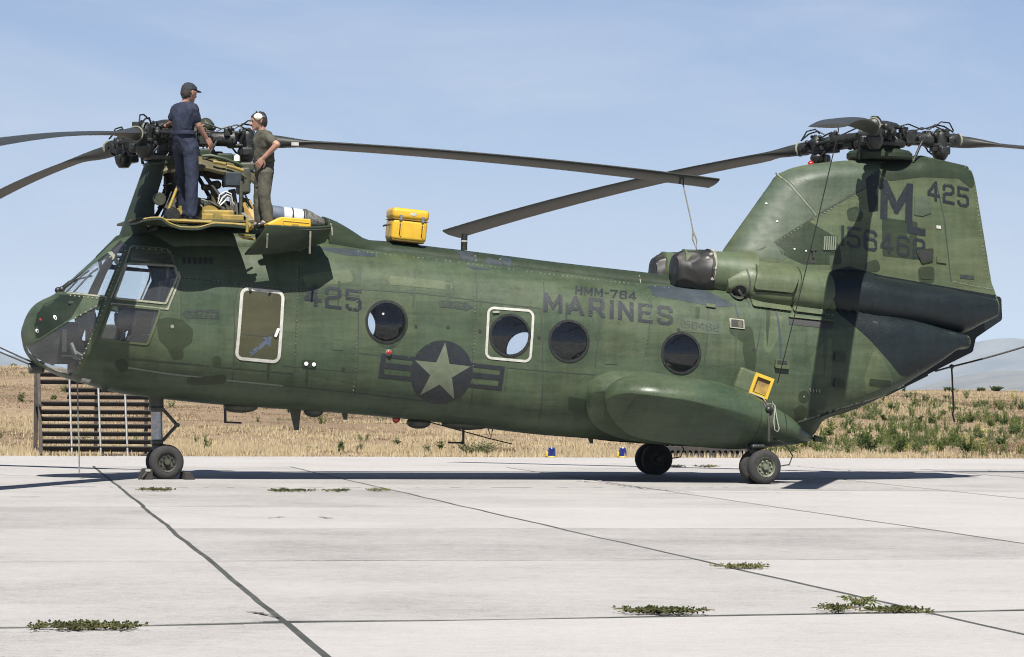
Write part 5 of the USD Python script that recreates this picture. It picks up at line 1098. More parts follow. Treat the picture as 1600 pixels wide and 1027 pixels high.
obj('torque_link', cat([tube([NG + [-.04, 0, .71], NG + [.16, 0, .49]], .022), tube([NG + [.16, 0, .49], NG + [-.03, 0, .28]], .022), cyl(NG + [.16, -.06, .49], NG + [.16, .06, .49], .03)]), 'gear_paint', NGP)
wheelset(NGP, NG, .135)
for sd, px in ((-1, 1187), (1, 1021)):
    cy = sd * (1.88 if sd < 0 else 2.08); u_ = A(px, 757 if sd < 0 else 741.5, cy)[0]; c = np.array([u_, cy, .232])
    MG = part('main_gear', cat([cyl(c + [0, -.22, 0], c + [0, .22, 0], .04), cyl(c + [0, 0, 0], c + [-.08, -sd * .12, .50], .07), cyl(c + [0, 0, .1], c + [-.30, -sd * .25, .50], .04), rbx(c + [-.05, 0, .27], (.2, .2, .07), .03)]), 'rotor_metal')
    wheelset(MG, c, .155, rim='wheel_rim_paint' if sd < 0 else 'rim_dark')
    obj('brake_hose', tube([c + [.1, -.05, .40], c + [.32, -.08, .32], c + [.44, -.08, .15], c + [.40, -.06, .03], c + [.22, -.04, .0]], .009), 'rotor_metal', MG)

# ------------------------------------------------------------------ engine intakes
for sd in (-1, 1):
    c0, c1 = np.array([A(1106, 424, -.45)[0], sd * .46, A(1106, 424, -.45)[1]]), np.array([A(1175, 436, -.45)[0], sd * .50, A(1175, 436, -.45)[1]])
    EI = part('engine_intake', lathe([(-.42, 0), (-.42, .18), (-.4, .25), (-.1, .26), (0, .285), (.06, .29), (.3, .33), (.62, .38), (.62, 0)], c0, c1, 36), 'light_green_paint', HELI, 40)
    a, b = np.array([A(1054, 421, -.45)[0], sd * .46, A(1054, 421, -.45)[1]]), c0
    if sd < 0: obj('intake_lip', lathe([(-.02, .282), (-.02, .298), (.02, .298), (.02, .282)], c0 + (c1 - c0) * .02, c1, 36), 'frame_pale', EI)
    ln = np.linalg.norm(b - a)
    cv = lathe([(-.03, 0), (-.03, .12), (-.02, .20), (.02, .235), (.08, .262), (ln * .3, .285), (ln * .5, .29), (ln * .7, .298), (ln * .9, .302), (ln, .306), (ln + .02, .29)], a, b, 64)
    v, f = trimesh.remesh.subdivide_to_size(cv.vertices, cv.faces, .04); cv = trimesh.Trimesh(v, f, process=False); cv.merge_vertices()
    d = v.shape; nrm = cv.vertex_normals; fold = np.abs(meshkit.fbm(cv.vertices * [3.5, 6, 3] + [cv.vertices[:, 2].mean(), 0, 0], 2, 4 + sd) - .5) * .10
    cv.vertices -= nrm * fold[:, None]; cv.vertices[:, 2] -= .05 * np.clip((cv.vertices[:, 2].mean() - cv.vertices[:, 2]) / .3, 0, 1)
    wc = toW((a + b) / 2); cvw = cv.copy(); cvw.vertices = toW(cv.vertices) - wc
    EC = thing('engine_cover', 'wrinkled black plastic cover over the near engine intake' if sd < 0 else 'black plastic cover on the far engine intake, behind the near one', 'engine cover', wc)
    obj('cover_sheet', cvw, 'black_cover', EC, smooth=60)
    if sd < 0:
        rg = np.random.default_rng(3)
        obj('tape_patch', cat([sph(toW(np.array([b[0] - .02 + rg.normal(0, .03), b[1] - .30 * math.cos(t), b[2] + .30 * math.sin(t)])) - wc, .025, 1, (1.2, .5, 1)) for t in (1.2, .6, .1, -.4, -.9, .85)]), 'rope_pale', EC)
    if sd < 0: tag(prim(f'{EC}/tape_patch'), kind='stuff')
    obj('tie_cord', lathe([(ln - .03, .295), (ln - .03, .312), (ln - .01, .312), (ln - .01, .295)], toW(a) - wc, toW(b) - wc, 36), 'rope_dark', EC)
# dispenser box on the port sponson
cb = A3(1172, 600, -1.30); Rb = rotm((0, 1, 0), .36) @ rotm((0, 0, 1), -.20)
SP = f'{HELI}/sponson'
bxm = rbx((0, 0, 0), (.46, .40, .32), .04); bxm.apply_transform(Rb); bxm.apply_translation(cb); BX = obj('flare_dispenser', bxm, 'light_green_paint', SP, 35)
def inbox(m, mt, name): m.apply_transform(Rb); m.apply_translation(cb); obj(name, m, mt, SP)
fr = Polygon([(-.01, -.15), (.26, -.15), (.26, .15), (-.01, .15)]).difference(Polygon([(.03, -.11), (.22, -.11), (.22, .11), (.03, .11)]))
m = trimesh.creation.extrude_polygon(fr, .05); m.vertices = np.stack([m.vertices[:, 0], -.20 - m.vertices[:, 2] + .01, m.vertices[:, 1]], 1); m.invert(); inbox(m, 'yellow_paint', 'dispenser_frame')
inbox(bx((.125, -.203, 0), (.19, .01, .22)), 'yellow_grime', 'dispenser_well')
inbox(bx((.125, -.225, .105), (.19, .05, .006)), 'yellow_paint', 'dispenser_wall'); inbox(bx((.125, -.225, -.105), (.19, .05, .006)), 'yellow_paint', 'dispenser_wall'); inbox(bx((.035, -.225, 0), (.006, .05, .21)), 'yellow_grime', 'dispenser_wall')
# roof aerial near the blade tip
c0, c1 = A3(725, 391, -.1), A3(725.5, 366, -.1); AN = part('roof_aerial', cat([cyl(c0, c1, .045), cyl(c1, c1 + [0, 0, .01], .042)]), 'rotor_metal'); obj('aerial_band', cyl(lin(c0, c1, .52), lin(c0, c1, .6), .0475), 'white_line', AN)
# ------------------------------------------------------------------ people
def hullc(a, ra, b, rb): return m3.Manifold.batch_hull([m3.Manifold.sphere(float(ra), 14).translate(tuple(map(float, a))), m3.Manifold.sphere(float(rb), 14).translate(tuple(map(float, b)))])
def hulls(pts): return m3.Manifold.batch_hull([m3.Manifold.sphere(float(r), 12).translate(tuple(map(float, p))) for p, r in pts])
def skinned(parts, edge=.025, it=8, wr=0., seed=0, freq=9.):
    m = m3.Manifold.batch_boolean(parts, m3.OpType.Add).refine_to_length(edge); t = m2t(m); t.merge_vertices()
    trimesh.smoothing.filter_taubin(t, iterations=it)
    if wr:
        n = t.vertex_normals; p = t.vertices * freq; t.vertices += n * ((np.abs(meshkit.fbm(p * [1, 1, .55], 4, seed) - .5) * 2 - .28)[:, None] * wr)
    return t
def unit(v): v = np.asarray(v, float); return v / np.linalg.norm(v)
def hand(wrist, d, pn, thumb, curl=.5, spread=.1):
    """palm, four unequal bent fingers and a thumb; d = direction of the hand, pn = palm normal, thumb = +-1 side"""
    d = unit(d); pn = unit(pn - d * np.dot(pn, d)); sd = np.cross(d, pn) * thumb; P = []
    k = [wrist + d * .092 + sd * x for x in (.036, .013, -.011, -.033)]
    P.append(hulls([(wrist, .024), (wrist + sd * .018 + d * .02, .018), (wrist - sd * .018 + d * .02, .018)] + [(q, .0125) for q in k]))
    for i, (q, ln) in enumerate(zip(k, (.074, .083, .077, .060))):
        dr = unit(d + sd * spread * (1.5 - i) * .6); a = q
        for s_, (fr_, r0_, r1_) in enumerate(((.45, .0105, .0095), (.31, .0095, .0088), (.24, .0088, .0075))):
            c_ = curl * (s_ + .6) * .75; e = a + (dr * math.cos(c_) + pn * math.sin(c_)) * ln * fr_; P.append(hullc(a, r0_, e, r1_)); a = e
    a = wrist + d * .028 + sd * .026; b = a + unit(d * .55 + sd * .75 + pn * .2) * .042; c_ = b + unit(d * .85 + sd * .35 + pn * .35) * .036; e = c_ + unit(d + pn * .4) * .026
    P += [hullc(a, .015, b, .0125), hullc(b, .0125, c_, .0108), hullc(c_, .0108, e, .009)]
    return P
def head(c, f, up, neck):
    f = unit(f); up = unit(up - f * np.dot(up, f)); sd = np.cross(f, up)
    P = [hulls([(c + up * .030 - f * .022, .092), (c + up * .020 + f * .022, .084), (c - up * .045 + f * .030, .062), (c - up * .085 + f * .062, .030), (c - up * .06 - f * .02, .062)]),
         hulls([(c + f * .094 + up * .008, .010), (c + f * .116 - up * .026, .013), (c + f * .098 - up * .032 + sd * .014, .010), (c + f * .098 - up * .032 - sd * .014, .010)]),
         hulls([(c + f * .088 + up * .028 + sd * .034, .012), (c + f * .088 + up * .028 - sd * .034, .012)]),
         hulls([(c + f * .086 - up * .058 + sd * .018, .010), (c + f * .086 - up * .058 - sd * .018, .010)]),
         hulls([(c + f * .080 - up * .092, .020), (c + f * .070 - up * .092, .024)]), hullc(neck, .058, c - up * .05 - f * .015, .056)]
    for s_ in (-1, 1): P.append(hulls([(c + sd * s_ * .088 - f * .006 + up * .016, .014), (c + sd * s_ * .094 - f * .018 + up * .022, .012), (c + sd * s_ * .086 - f * .004 - up * .022, .010)]))
    eyes = [sph(c + f * .087 + sd * s_ * .032 + up * .008, .011, 1) for s_ in (-1, 1)]
    mouth = hulls([(c + f * .097 - up * .057 + sd * .018, .004), (c + f * .097 - up * .057 - sd * .018, .004)])
    return P, eyes, mouth, sd, up, f
def hairpiece(c, f, up, low=-.035):
    m = hulls([(c + up * .040 - f * .026, .094), (c + up * .036 + f * .018, .084), (c - up * .010 - f * .040, .082), (c + low * up - f * .05, .062)])
    # keep the face clear
    cut = hulls([(c - up * .06 + f * .12, .09), (c + up * .005 + f * .13, .075), (c - up * .13 + f * .0, .05)])
    t = m2t((m - cut).refine_to_length(.015)); t.merge_vertices(); trimesh.smoothing.filter_taubin(t, iterations=6)
    t.vertices += t.vertex_normals * (meshkit.fbm(t.vertices * 70, 3, 2) - .5)[:, None] * .012; return t
def person(label, J, face, up, cloth, base, pose, sleeves=.62, cap=None, shoes=True, group=None, legs=True):
    W_ = {k: toW(np.array(v)) for k, v in J.items()}; bw = toW(np.array(base)); W_ = {k: v - bw for k, v in W_.items()}
    P = thing('person', label, 'person', bw, 0, group)
    fw = unit(EU * face[0] + EV * face[1] + np.array([0, 0, face[2]])); upw = unit(EU * up[0] + EV * up[1] + np.array([0, 0, up[2]]))
    hp, eyes, mouth, sd, up_, f_ = head(W_['head'], fw, upw, W_['neck'])
    B = list(hp); g = W_
    torso = [(g['sl'], .075), (g['sr'], .075), (g['chest'], .125), (g['neck'] - up_ * .06, .075)]
    B += [hulls(torso + [(g['waist'], .115)]), hulls([(g['waist'], .115), (g['hl'], .095), (g['hr'], .095)])]
    for s_ in 'lr':
        B += [hullc(g['s' + s_], .055, g['e' + s_], .043), hullc(g['e' + s_], .043, g['w' + s_], .029)]
        dvec, pn, th, cu = pose[s_]; dvec = EU * dvec[0] + EV * dvec[1] + np.array([0, 0, dvec[2]]); pn = EU * pn[0] + EV * pn[1] + np.array([0, 0, pn[2]])
        B += hand(g['w' + s_], dvec, pn, th, cu)
        if legs: B += [hullc(g['h' + s_], .085, g['k' + s_], .058), hullc(g['k' + s_], .058, g['a' + s_], .042), hullc(g['a' + s_], .045, g['t' + s_], .03)]
    obj('body', skinned(B, .012, 5), 'skin', P, smooth=True)
    for e in eyes: obj('eye', e, 'hair_dark', P)
    obj('mouth', m2t(mouth), 'red_tag', P)
    C = [hulls([(p, r + .018) for p, r in torso] + [(g['waist'], .132)]), hulls([(g['waist'], .134), (g['hl'], .118), (g['hr'], .118)]), hulls([(g['neck'] - up_ * .02, .068), (g['neck'] - up_ * .07, .085)])]
    for s_ in 'lr':
        m_ = g['s' + s_] + (g['e' + s_] - g['s' + s_]) * sleeves; C.append(hullc(g['s' + s_], .080, m_, .068))
        if legs:
            C += [hullc(g['h' + s_], .112, g['k' + s_], .088), hullc(g['k' + s_], .088, g['a' + s_] + (g['k' + s_] - g['a' + s_]) * .06, .078)]
    obj('coverall', skinned(C, .02, 6, .030, len(label), 8.), cloth, P, smooth=True)
    obj('belt', m2t(hulls([(g['waist'] + sd * .07, .127), (g['waist'] - sd * .07, .127)]) ^ m3.Manifold.cube((1, 1, .05), True).translate(tuple(map(float, g['waist'])))), cloth, P)
    if legs and shoes:
        for s_ in 'lr': obj('boot', skinned([hullc(g['a' + s_] + [0, 0, .04], .062, g['a' + s_] - [0, 0, .03], .058), hullc(g['a' + s_] - [0, 0, .035], .052, g['t' + s_], .042)], .02, 4), 'boot_leather', P, smooth=True)
    obj('hair', hairpiece(g['head'], f_, up_), 'hair_dark', P, smooth=True)
    return P, g, f_, up_, sd
FL = 3.45
def j(x, y, v): return A3(x, y, v)
# mechanic in navy, back turned, looking right
v0 = -1.12
J1 = dict(head=j(295.5, 146, v0), neck=j(290, 161, v0), chest=j(286, 182, v0), waist=j(286, 208, v0), sl=j(277, 172, v0 + .16), sr=j(301, 171, v0 - .14), el=j(268, 190, v0 + .22), wl=j(281, 203, v0 + .36), er=j(310, 196, v0 - .12), wr=j(322, 216, v0 - .02),
          hl=j(283, 229, v0 + .12), hr=j(298, 230, v0 - .05), kl=j(286, 284, v0 + .42), kr=j(300, 285, v0 - .05), al=j(288, 334, v0 + .50), ar=j(298, 338, v0 - .05), tl=j(299, 340, v0 + .6), tr=j(311, 344, v0 + .04))
P1, g, f_, up_, sd = person('man in navy blue coverall and dark cap, back turned, beside the forward rotor', J1, (.88, .45, -.12), (.1, 0, 1), 'navy_cloth', j(293, 345, v0), dict(l=((.6, .7, -.2), (.2, .2, -1), -1, .5), r=((.62, .25, -.75), (-.5, .8, -.2), 1, .35)))
c = g['head']
cp = m2t((hulls([(c + up_ * .046 - f_ * .020, .098), (c + up_ * .045 + f_ * .022, .088)]) - m3.Manifold.cube((1, 1, 1), True).translate((0, 0, -.5)).rotate((0, -6, 0)).translate(tuple(map(float, c + up_ * .045)))).refine_to_length(.02))
CP = obj('cap', cp, 'cap_cloth', P1, 40)
obj('cap_visor', m2t(hulls([(c + up_ * .052 + f_ * .075 + sd * .06, .006), (c + up_ * .052 + f_ * .075 - sd * .06, .006), (c + up_ * .046 + f_ * .165 + sd * .035, .006), (c + up_ * .046 + f_ * .165 - sd * .035, .006), (c + up_ * .058 + f_ * .17, .006)])), 'cap_cloth', CP)
obj('ear_muff', cat([sph(c - sd * .10 - f_ * .006 + up_ * .0, .028, 2, (1, 1, 1.25))]), 'skin', P1)
# mechanic in olive, profile to the left, hand on hip
v0 = -1.22
J2 = dict(head=j(404, 190, v0), neck=j(409, 205, v0), chest=j(412, 221, v0), waist=j(412, 251, v0), sl=j(416, 214, v0 - .17), sr=j(410, 214, v0 + .19), el=j(433, 226, v0 - .32), wl=j(412, 247, v0 - .22), er=j(402, 237, v0 + .36), wr=j(398, 257, v0 + .18),
          hl=j(415, 270, v0 - .08), hr=j(411, 270, v0 + .09), kl=j(413, 306, v0 - .10), kr=j(406, 307, v0 + .10), al=j(418, 345, v0 - .08), ar=j(407, 347, v0 + .10), tl=j(405, 352, v0 - .10), tr=j(394, 353, v0 + .12))
P2_, g, f_, up_, sd = person('man in olive coverall seen in profile, hand on hip, pale ear protector on his forehead', J2, (-.98, -.12, -.12), (.12, 0, 1), 'olive_cloth', j(412, 352, v0), dict(l=((-.55, .25, -.75), (.2, .9, .1), 1, .45), r=((.5, .1, -.6), (.2, -.9, 0), -1, .4)))
c = g['head']
obj('ear_protector', sph(c + sd * -.0 + np.array([0, 0, 0]) + up_ * .058 + f_ * .018 + (-EV) * .088, .050, 3, (1.15, .55, .85)), 'ear_pad', P2_, True); obj('ear_protector', sph(c + up_ * .058 + f_ * .018 + EV * .088, .050, 3, (1.15, .55, .85)), 'ear_pad', P2_, True)
tt = np.linspace(0, PI, 16); obj('headband', cat([tube([c + up_ * .055 - f_ * (.105 * math.sin(t)) - f_ * .02 - EV * .098 * math.cos(t) + f_ * .02 for t in tt], .009), tube([c + up_ * (.055 + .085 * math.sin(t)) - EV * .098 * math.cos(t) + f_ * .01 for t in tt], .007)]), 'strap_blue', P2_)
# third man leaning over the hub from the far side
v0 = .50
J3 = dict(head=j(321, 200, v0 - .1), neck=j(309, 203, v0), chest=j(294, 212, v0 + .05), waist=j(286, 240, v0 + .35), sl=j(274, 202, v0 - .1), sr=j(302, 205, v0 - .3), el=j(243, 203, v0 - .65), wl=j(259, 197, v0 - .95), er=j(312, 222, v0 - .45), wr=j(318, 217, v0 - .62),
          hl=j(284, 262, v0 + .42), hr=j(292, 262, v0 + .3), kl=j(283, 302, v0 + .5), kr=j(293, 302, v0 + .4), al=j(285, 340, v0 + .5), ar=j(294, 340, v0 + .42), tl=j(280, 344, v0 + .4), tr=j(290, 344, v0 + .28))
P3, g, f_, up_, sd = person('man in green with a green cap, half hidden, leaning over the rotor hub from behind', J3, (.55, -.5, -.66), (.75, -.2, .62), 'green_cloth', j(289, 345, v0 + .45), dict(l=((.75, -.35, .35), (.2, -.4, -.9), -1, .3), r=((.5, -.3, -.7), (-.4, -.7, -.3), 1, .4)), sleeves=.98)
c = g['head']; cp = m2t((hulls([(c + up_ * .03 - f_ * .030, .100), (c + up_ * .035 + f_ * .02, .092), (c - f_ * .06 - up_ * .02, .085)]) - hulls([(c - up_ * .05 + f_ * .13, .10), (c - up_ * .16, .06)])).refine_to_length(.02)); obj('cap', cp, 'dark_green_paint', P3, smooth=40)
a, b = g['el'], g['wl']; obj('sleeve', skinned([hullc(a, .062, a + (b - a) * .72, .05)], .02, 4, .012, 4), 'green_cloth', P3, smooth=True)
obj('watch', m2t(hullc(a + (b - a) * .86, .040, a + (b - a) * .92, .039)), 'boot_leather', P3)

# ------------------------------------------------------------------ things lying on and tied to the helicopter
ch0 = A3(633, 379, -.12); ang_ = PSI - .10
CH = thing('tool_chest', 'yellow plastic equipment case with latches standing on the helicopter roof', 'case', toW(ch0), PSI)
Rp = rotm((0, 1, 0), .085); LXc, LYc, LZc = .50, .40, .44
def ch(name, m, mt, parent=CH): m.apply_transform(Rp); return obj(name, m, mt, parent, smooth=35)
CB = ch('case_body', rbx((0, 0, .155), (LXc, LYc, .29), .05), 'yellow_plastic'); CL = ch('case_lid', rbx((0, 0, .375), (LXc + .02, LYc + .02, .15), .05), 'yellow_plastic'); ch('lid_seam', rbx((0, 0, .298), (LXc + .012, LYc + .012, .012), .005), 'yellow_grime', CL)
for x in (-.14, .17):
    ch('latch', cat([rbx((x, -LYc / 2 - .008, .315), (.04, .02, .08), .006), bx((x, -LYc / 2 - .02, .30), (.03, .015, .03))]), 'strut_metal', CL); ch('case_slot', bx((x, -LYc / 2 - .001, .155), (.012, .01, .16)), 'dark_line', CB); ch('case_rib', rbx((x + .018, -LYc / 2, .16), (.02, .02, .2), .008), 'yellow_plastic', CB)
ch('case_label', sph((.03, -LYc / 2 - .012, .375), 1., 2, (.045, .004, .024)), 'white_line', CL); ch('carry_handle', tube([(-LXc / 2 - .005, -.1, .22), (-LXc / 2 - .05, -.1, .2), (-LXc / 2 - .05, .1, .2), (-LXc / 2 - .005, .1, .22)], .012), 'dark_line', CB); ch('bottom_grime', rbx((0, 0, .02), (LXc - .04, LYc - .04, .05), .02), 'yellow_grime', CB)
c = A3(449, 350, -1.48); YC = thing('survival_case', 'low yellow case with sloping end lying on the folded cowl door', 'case', toW(c), PSI)
obj('case_shell', m2t(hulls([((x, y, z), .018) for x, y, z in ((-.27, -.11, -.02), (-.10, -.11, .065), (.27, -.11, .045), (.27, -.11, -.07), (-.25, -.11, -.07), (-.27, .11, -.02), (-.10, .11, .065), (.27, .11, .045), (.27, .11, -.07), (-.25, .11, -.07))])), 'yellow_plastic', YC)
obj('case_ridge', cat([tube([(-.10, -.132, -.07), (-.09, -.132, .03)], .012), tube([(-.08, -.13, .035), (.26, -.13, .012)], .008)]), 'yellow_plastic', YC); obj('case_print', bx((.08, -.131, -.015), (.09, .004, .008)), 'yellow_grime', YC)
def sag(a, b, s_, n=24): return [a + (b - a) * t - np.array([0, 0, s_ * 4 * t * (1 - t)]) for t in np.linspace(0, 1, n)]
def rope(name, pts, r, m, label, cat_='rope'):
    p = obj(name, tube(pts, r, 8), m); tag(prim(p), label, cat_); return p
# tie-down from the forward blade tip
tipp = toW(np.array(frear(7.25, 0, -.03))); lowp = DY(1089, 391, tipp[1])
T1 = thing('blade_tie', 'thin tie-down line hanging with a loose loop from the rotor blade tip', 'rope', tipp)
obj('line', tube([np.zeros(3), (lowp - tipp) * .5 + [.005, 0, 0], (lowp - tipp) * .8], .010), 'cable_grey', T1); obj('loop', tube([(lowp - tipp) * .72, (lowp - tipp) * .85 + [-.03, 0, 0], (lowp - tipp) * 1.0, (lowp - tipp) * .85 + [.025, 0, 0], (lowp - tipp) * .72], .011), 'cable_grey', T1); obj('hook', tube([np.array([-.02, 0, .05]), np.array([-.03, 0, -.06]), np.array([.02, 0, -.08]), np.array([.02, 0, .04])], .012), 'rotor_metal', T1)
# line from the aft rotor down to the fuselage side
a = toW(np.array(A3(1309, 243, -1.1))); b = toW(np.array([*P2(1206, 598)[:1], -1.32, P2(1206, 598)[1]])); a2 = toW(np.array(afront(7.55, 0, -.03)))
rope('blade_tether', [a2] + sag(a2 + [0, 0, -.05], b, .05, 20), .0065, 'rope_dark', 'thin dark tether running from the aft rotor blade down the tail to the sponson', 'rope')
# tether off the tail to the right
tb = toW(A3(1462, 580, -.4)); kn = DY(1487, 573, tb[1] + .6); en = DY(1680, 515, tb[1] + 1.8)
TT = thing('tail_rope', 'dark rope stretched from the tail out to the right with a hanging end', 'rope', tb)
obj('line', tube([np.zeros(3)] + [kn - tb] + sag(kn - tb, en - tb, .03, 12)[1:], .014), 'rope_dark', TT); obj('hanging_end', tube([kn - tb, DY(1488.5, 605, kn[1]) - tb, DY(1490, 640, kn[1]) - tb, DY(1488.5, 648, kn[1]) - tb, DY(1491.5, 660, kn[1]) - tb], .013), 'rope_dark', TT); obj('knot', sph(kn - tb, .035, 2), 'rope_dark', TT)
for k, (y0, y1, lab) in enumerate(((541, 566, 'upper of two thin ropes running from the nose to the left'), (548, 571, 'lower of two thin ropes running from the nose to the left'))):
    na = toW(A3(50, y1, -.05)); nb = DY(-160, y0 - (y1 - y0) * 3.1, na[1] + 1.0); rope('nose_rope', sag(na, nb, .02), .011, 'rope_dark', lab)
# loop of pale cord on the sponson
cd = toW(A3(1206, 645, -2.06)); CDP = thing('cord_loop', 'loose loop of pale cord hanging over the end of the sponson', 'cord', cd)
def sp(x, y, v): return toW(A3(x, y, v)) - cd
obj('cord', tube([sp(1150, 610, -1.72), sp(1175, 615, -1.8), sp(1192, 622, -1.92), sp(1200, 632, -2.04), sp(1208, 630, -2.05), sp(1211, 636, -2.08), sp(1209, 660, -2.14), sp(1210.5, 672, -2.15), sp(1215, 675, -2.15), sp(1217.5, 670, -2.15), sp(1213, 650, -2.12), sp(1211, 634, -2.06)], .0065), 'rope_pale', CDP)
obj('strap', tube([sp(1197, 628, -2.0), sp(1200, 645, -2.1), sp(1201.5, 665, -2.16), sp(1201.5, 690, -2.13)], .018), 'rope_dark', CDP); obj('shackle', cat([sph(sp(1201, 640, -2.10), .05, 1), tube([sp(1194, 632, -2.03), sp(1199, 643, -2.1), sp(1206, 640, -2.1), sp(1207, 628, -2.03)], .016)]), 'rotor_metal', CDP)
# chocks at the nose wheel
for k, (dx, lab) in enumerate(((-.275, 'dark wheel chock with a pale corner in front of the nose wheel'), (.285, 'dark low wheel chock behind the nose wheel'))):
    p = toW(np.array([NG[0] + dx, -.12, 0])); C_ = thing('wheel_chock', lab, 'chock', p, PSI, None); s_ = 1 if k else -1
    hgt = .13 if k == 0 else .085
    obj('wedge', m2t(hulls([((x, y, z), .012) for x, y, z in ((-.06, -.2, .012), (.06, -.2, .012), (-.03 - .02 * s_, -.2, hgt), (.03 - .02 * s_, -.2, hgt), (-.06, .2, .012), (.06, .2, .012), (-.03 - .02 * s_, .2, hgt), (.03 - .02 * s_, .2, hgt))])), 'wood_chock', C_)
    if k == 0: obj('pale_corner', rbx((.0, -.21, .12), (.07, .03, .035), .012), 'rope_pale', C_); obj('handle_cord', tube([(-.02, -.22, .1), (-.08, -.25, .03), (-.12, -.2, .01)], .012), 'rope_dark', C_)
# ------------------------------------------------------------------ beyond the apron
def zb(x, y): return float(bank(np.array([x]), np.array([y]))[0])
def edge_y(x): return (EDGE - x * EN[0]) / EN[1]
# slatted blast fence
def on_edge(px, back): 
    d = ray(px, 712); lo, hi = 30., 80.
    for _ in range(40):
        mid = (lo + hi) / 2; x = d[0] / d[1] * mid
        if mid < edge_y(x) + back: lo = mid
        else: hi = mid
    return np.array([d[0] / d[1] * mid, mid])
b0 = on_edge(64, .02); b1 = on_edge(252, .02); zz = zb(*b0) + .02
BF = thing('blast_fence', 'dark slatted blast fence on leaning pale struts, two slats partly missing, behind the nose', 'fence', (b0[0], b0[1], 0), math.atan2(b1[1] - b0[1], b1[0] - b0[0]))
LB = np.linalg.norm(b1 - b0); depth_ = b0[1]; pxm = F / depth_
def hz(y): return (H0 + SL * (60 - 800) - y) / pxm + HC
rows_ = [585, 596.5, 609, 620, 631, 643.7, 654.7, 666, 678, 690, 701.5]; base_z = hz(710)
lean = .42
def ly(z): return .10 + lean * (z - base_z)
for k, y in enumerate(rows_):
    z = hz(y); x0 = .02 if k not in (2, 3) else (110 - 64) / (252 - 64) * LB
    m = rbx((0, 0, 0), (LB - x0 + .02 + .02 * (k % 3), .03, .088 if k < 10 else .11), .008); m.apply_transform(rotm((1, 0, 0), .62)); m.apply_translation(((LB + x0) / 2, ly(z), z)); obj('slat', m, 'fence_dark', BF)
for px, t_ in ((107, 'p'), (152, 'p'), (194, 'p'), (236, 'p')):
    x = (px - 64 + 6) / (252 - 64) * LB; z1 = hz(583) if px != 107 else hz(592); obj('strut', cyl((x, ly(base_z) - .06, base_z - .1), (x, ly(z1) - .06, z1), .020, n=10), 'galvanised', BF)
x = .01; obj('end_frame', cat([rbx((x, ly((base_z + hz(580)) / 2) - .05, (base_z + hz(580)) / 2), (.06, .05, (hz(578) - base_z) * 1.08), .01, rotm((1, 0, 0), -math.atan(lean))), rbx((x - .0, .95, (base_z + hz(580)) / 2 - .03), (.07, .06, hz(578) - base_z + .1), .01), bx((x, .5, hz(634)), (.04, .8, .04))]), 'rust_dark', BF)
for px in (148, 228): x = (px - 64 + 12) / (252 - 64) * LB; obj('rear_post', rbx((x, .95, (base_z + hz(585)) / 2 - .05), (.06, .06, hz(585) - base_z + .1), .01), 'rust_dark', BF)
obj('base_rail', rbx((LB / 2, .1, base_z - .02), (LB, .06, .06), .01), 'rust_dark', BF)
# blue taxiway edge lights
for k, (px, lab) in enumerate(((862, 'left one of the two blue edge lights on yellow bases at the grass'), (973, 'right one of the two blue edge lights on yellow bases at the grass'))):
    q = on_edge(px, -.12); c = np.array([q[0], q[1], max(0., zb(*q))]); s_ = F / q[1]; z = c[2]; zt_ = (H0 + SL * (px - 800) - 698.5) / s_ + HC; hgt = zt_ - z
    E_ = thing('edge_light', lab, 'runway light', c, 0); 
    obj('base_cup', lathe([(0, 0), (0, .075), (.03, .08), (.05, .07), (.055, 0)], (0, 0, -.02), (0, 0, 1), 20), 'yellow_paint', E_); obj('lens', lathe([(.03, 0), (.03, .072), (hgt * .75, .068), (hgt * .92, .05), (hgt, .0)], (0, 0, 0), (0, 0, 1), 20), 'blue_lens', E_, 40)
    obj('side_bracket', rbx((-.085, 0, .06), (.05, .05, .09), .015), 'yellow_paint', E_)
# pierced steel planks lying on edge by the grass
q0 = on_edge(1046, .12); q1 = on_edge(1164, .12)
PPk = thing('steel_planks', 'pierced steel planks with rows of round holes propped on the grass edge', 'planks', (q0[0], q0[1], zb(*q0)), math.atan2(q1[1] - q0[1], q1[0] - q0[0])); LP = np.linalg.norm(q1 - q0) + .3
for k, (yy, z0) in enumerate(((0, .03), (.32, .13))):
    pg = sbox(0, 0, LP, .2).difference(unary_union([Point(.05 + i * .115, 0.10).buffer(.034, quad_segs=4) for i in range(int(LP / .115))])); m = trimesh.creation.extrude_polygon(pg, .012); m.apply_transform(rotm((1, 0, 0), math.radians(75))); m.apply_translation((-.1, yy, z0)); PK = obj('plank', m, 'fence_dark', PPk, 30)
    for zz_ in (0, 1): obj('plank_back', bx((LP / 2 - .1, yy + .10, z0 + .07), (LP, .01, .12)), 'fence_dark', PK) if zz_ == 0 else None; obj('plank_rib', tube([(-.1, yy + .08 * zz_, z0 + .19 * zz_), (LP - .1, yy + .08 * zz_, z0 + .19 * zz_)], .016), 'rust_dark', PK)

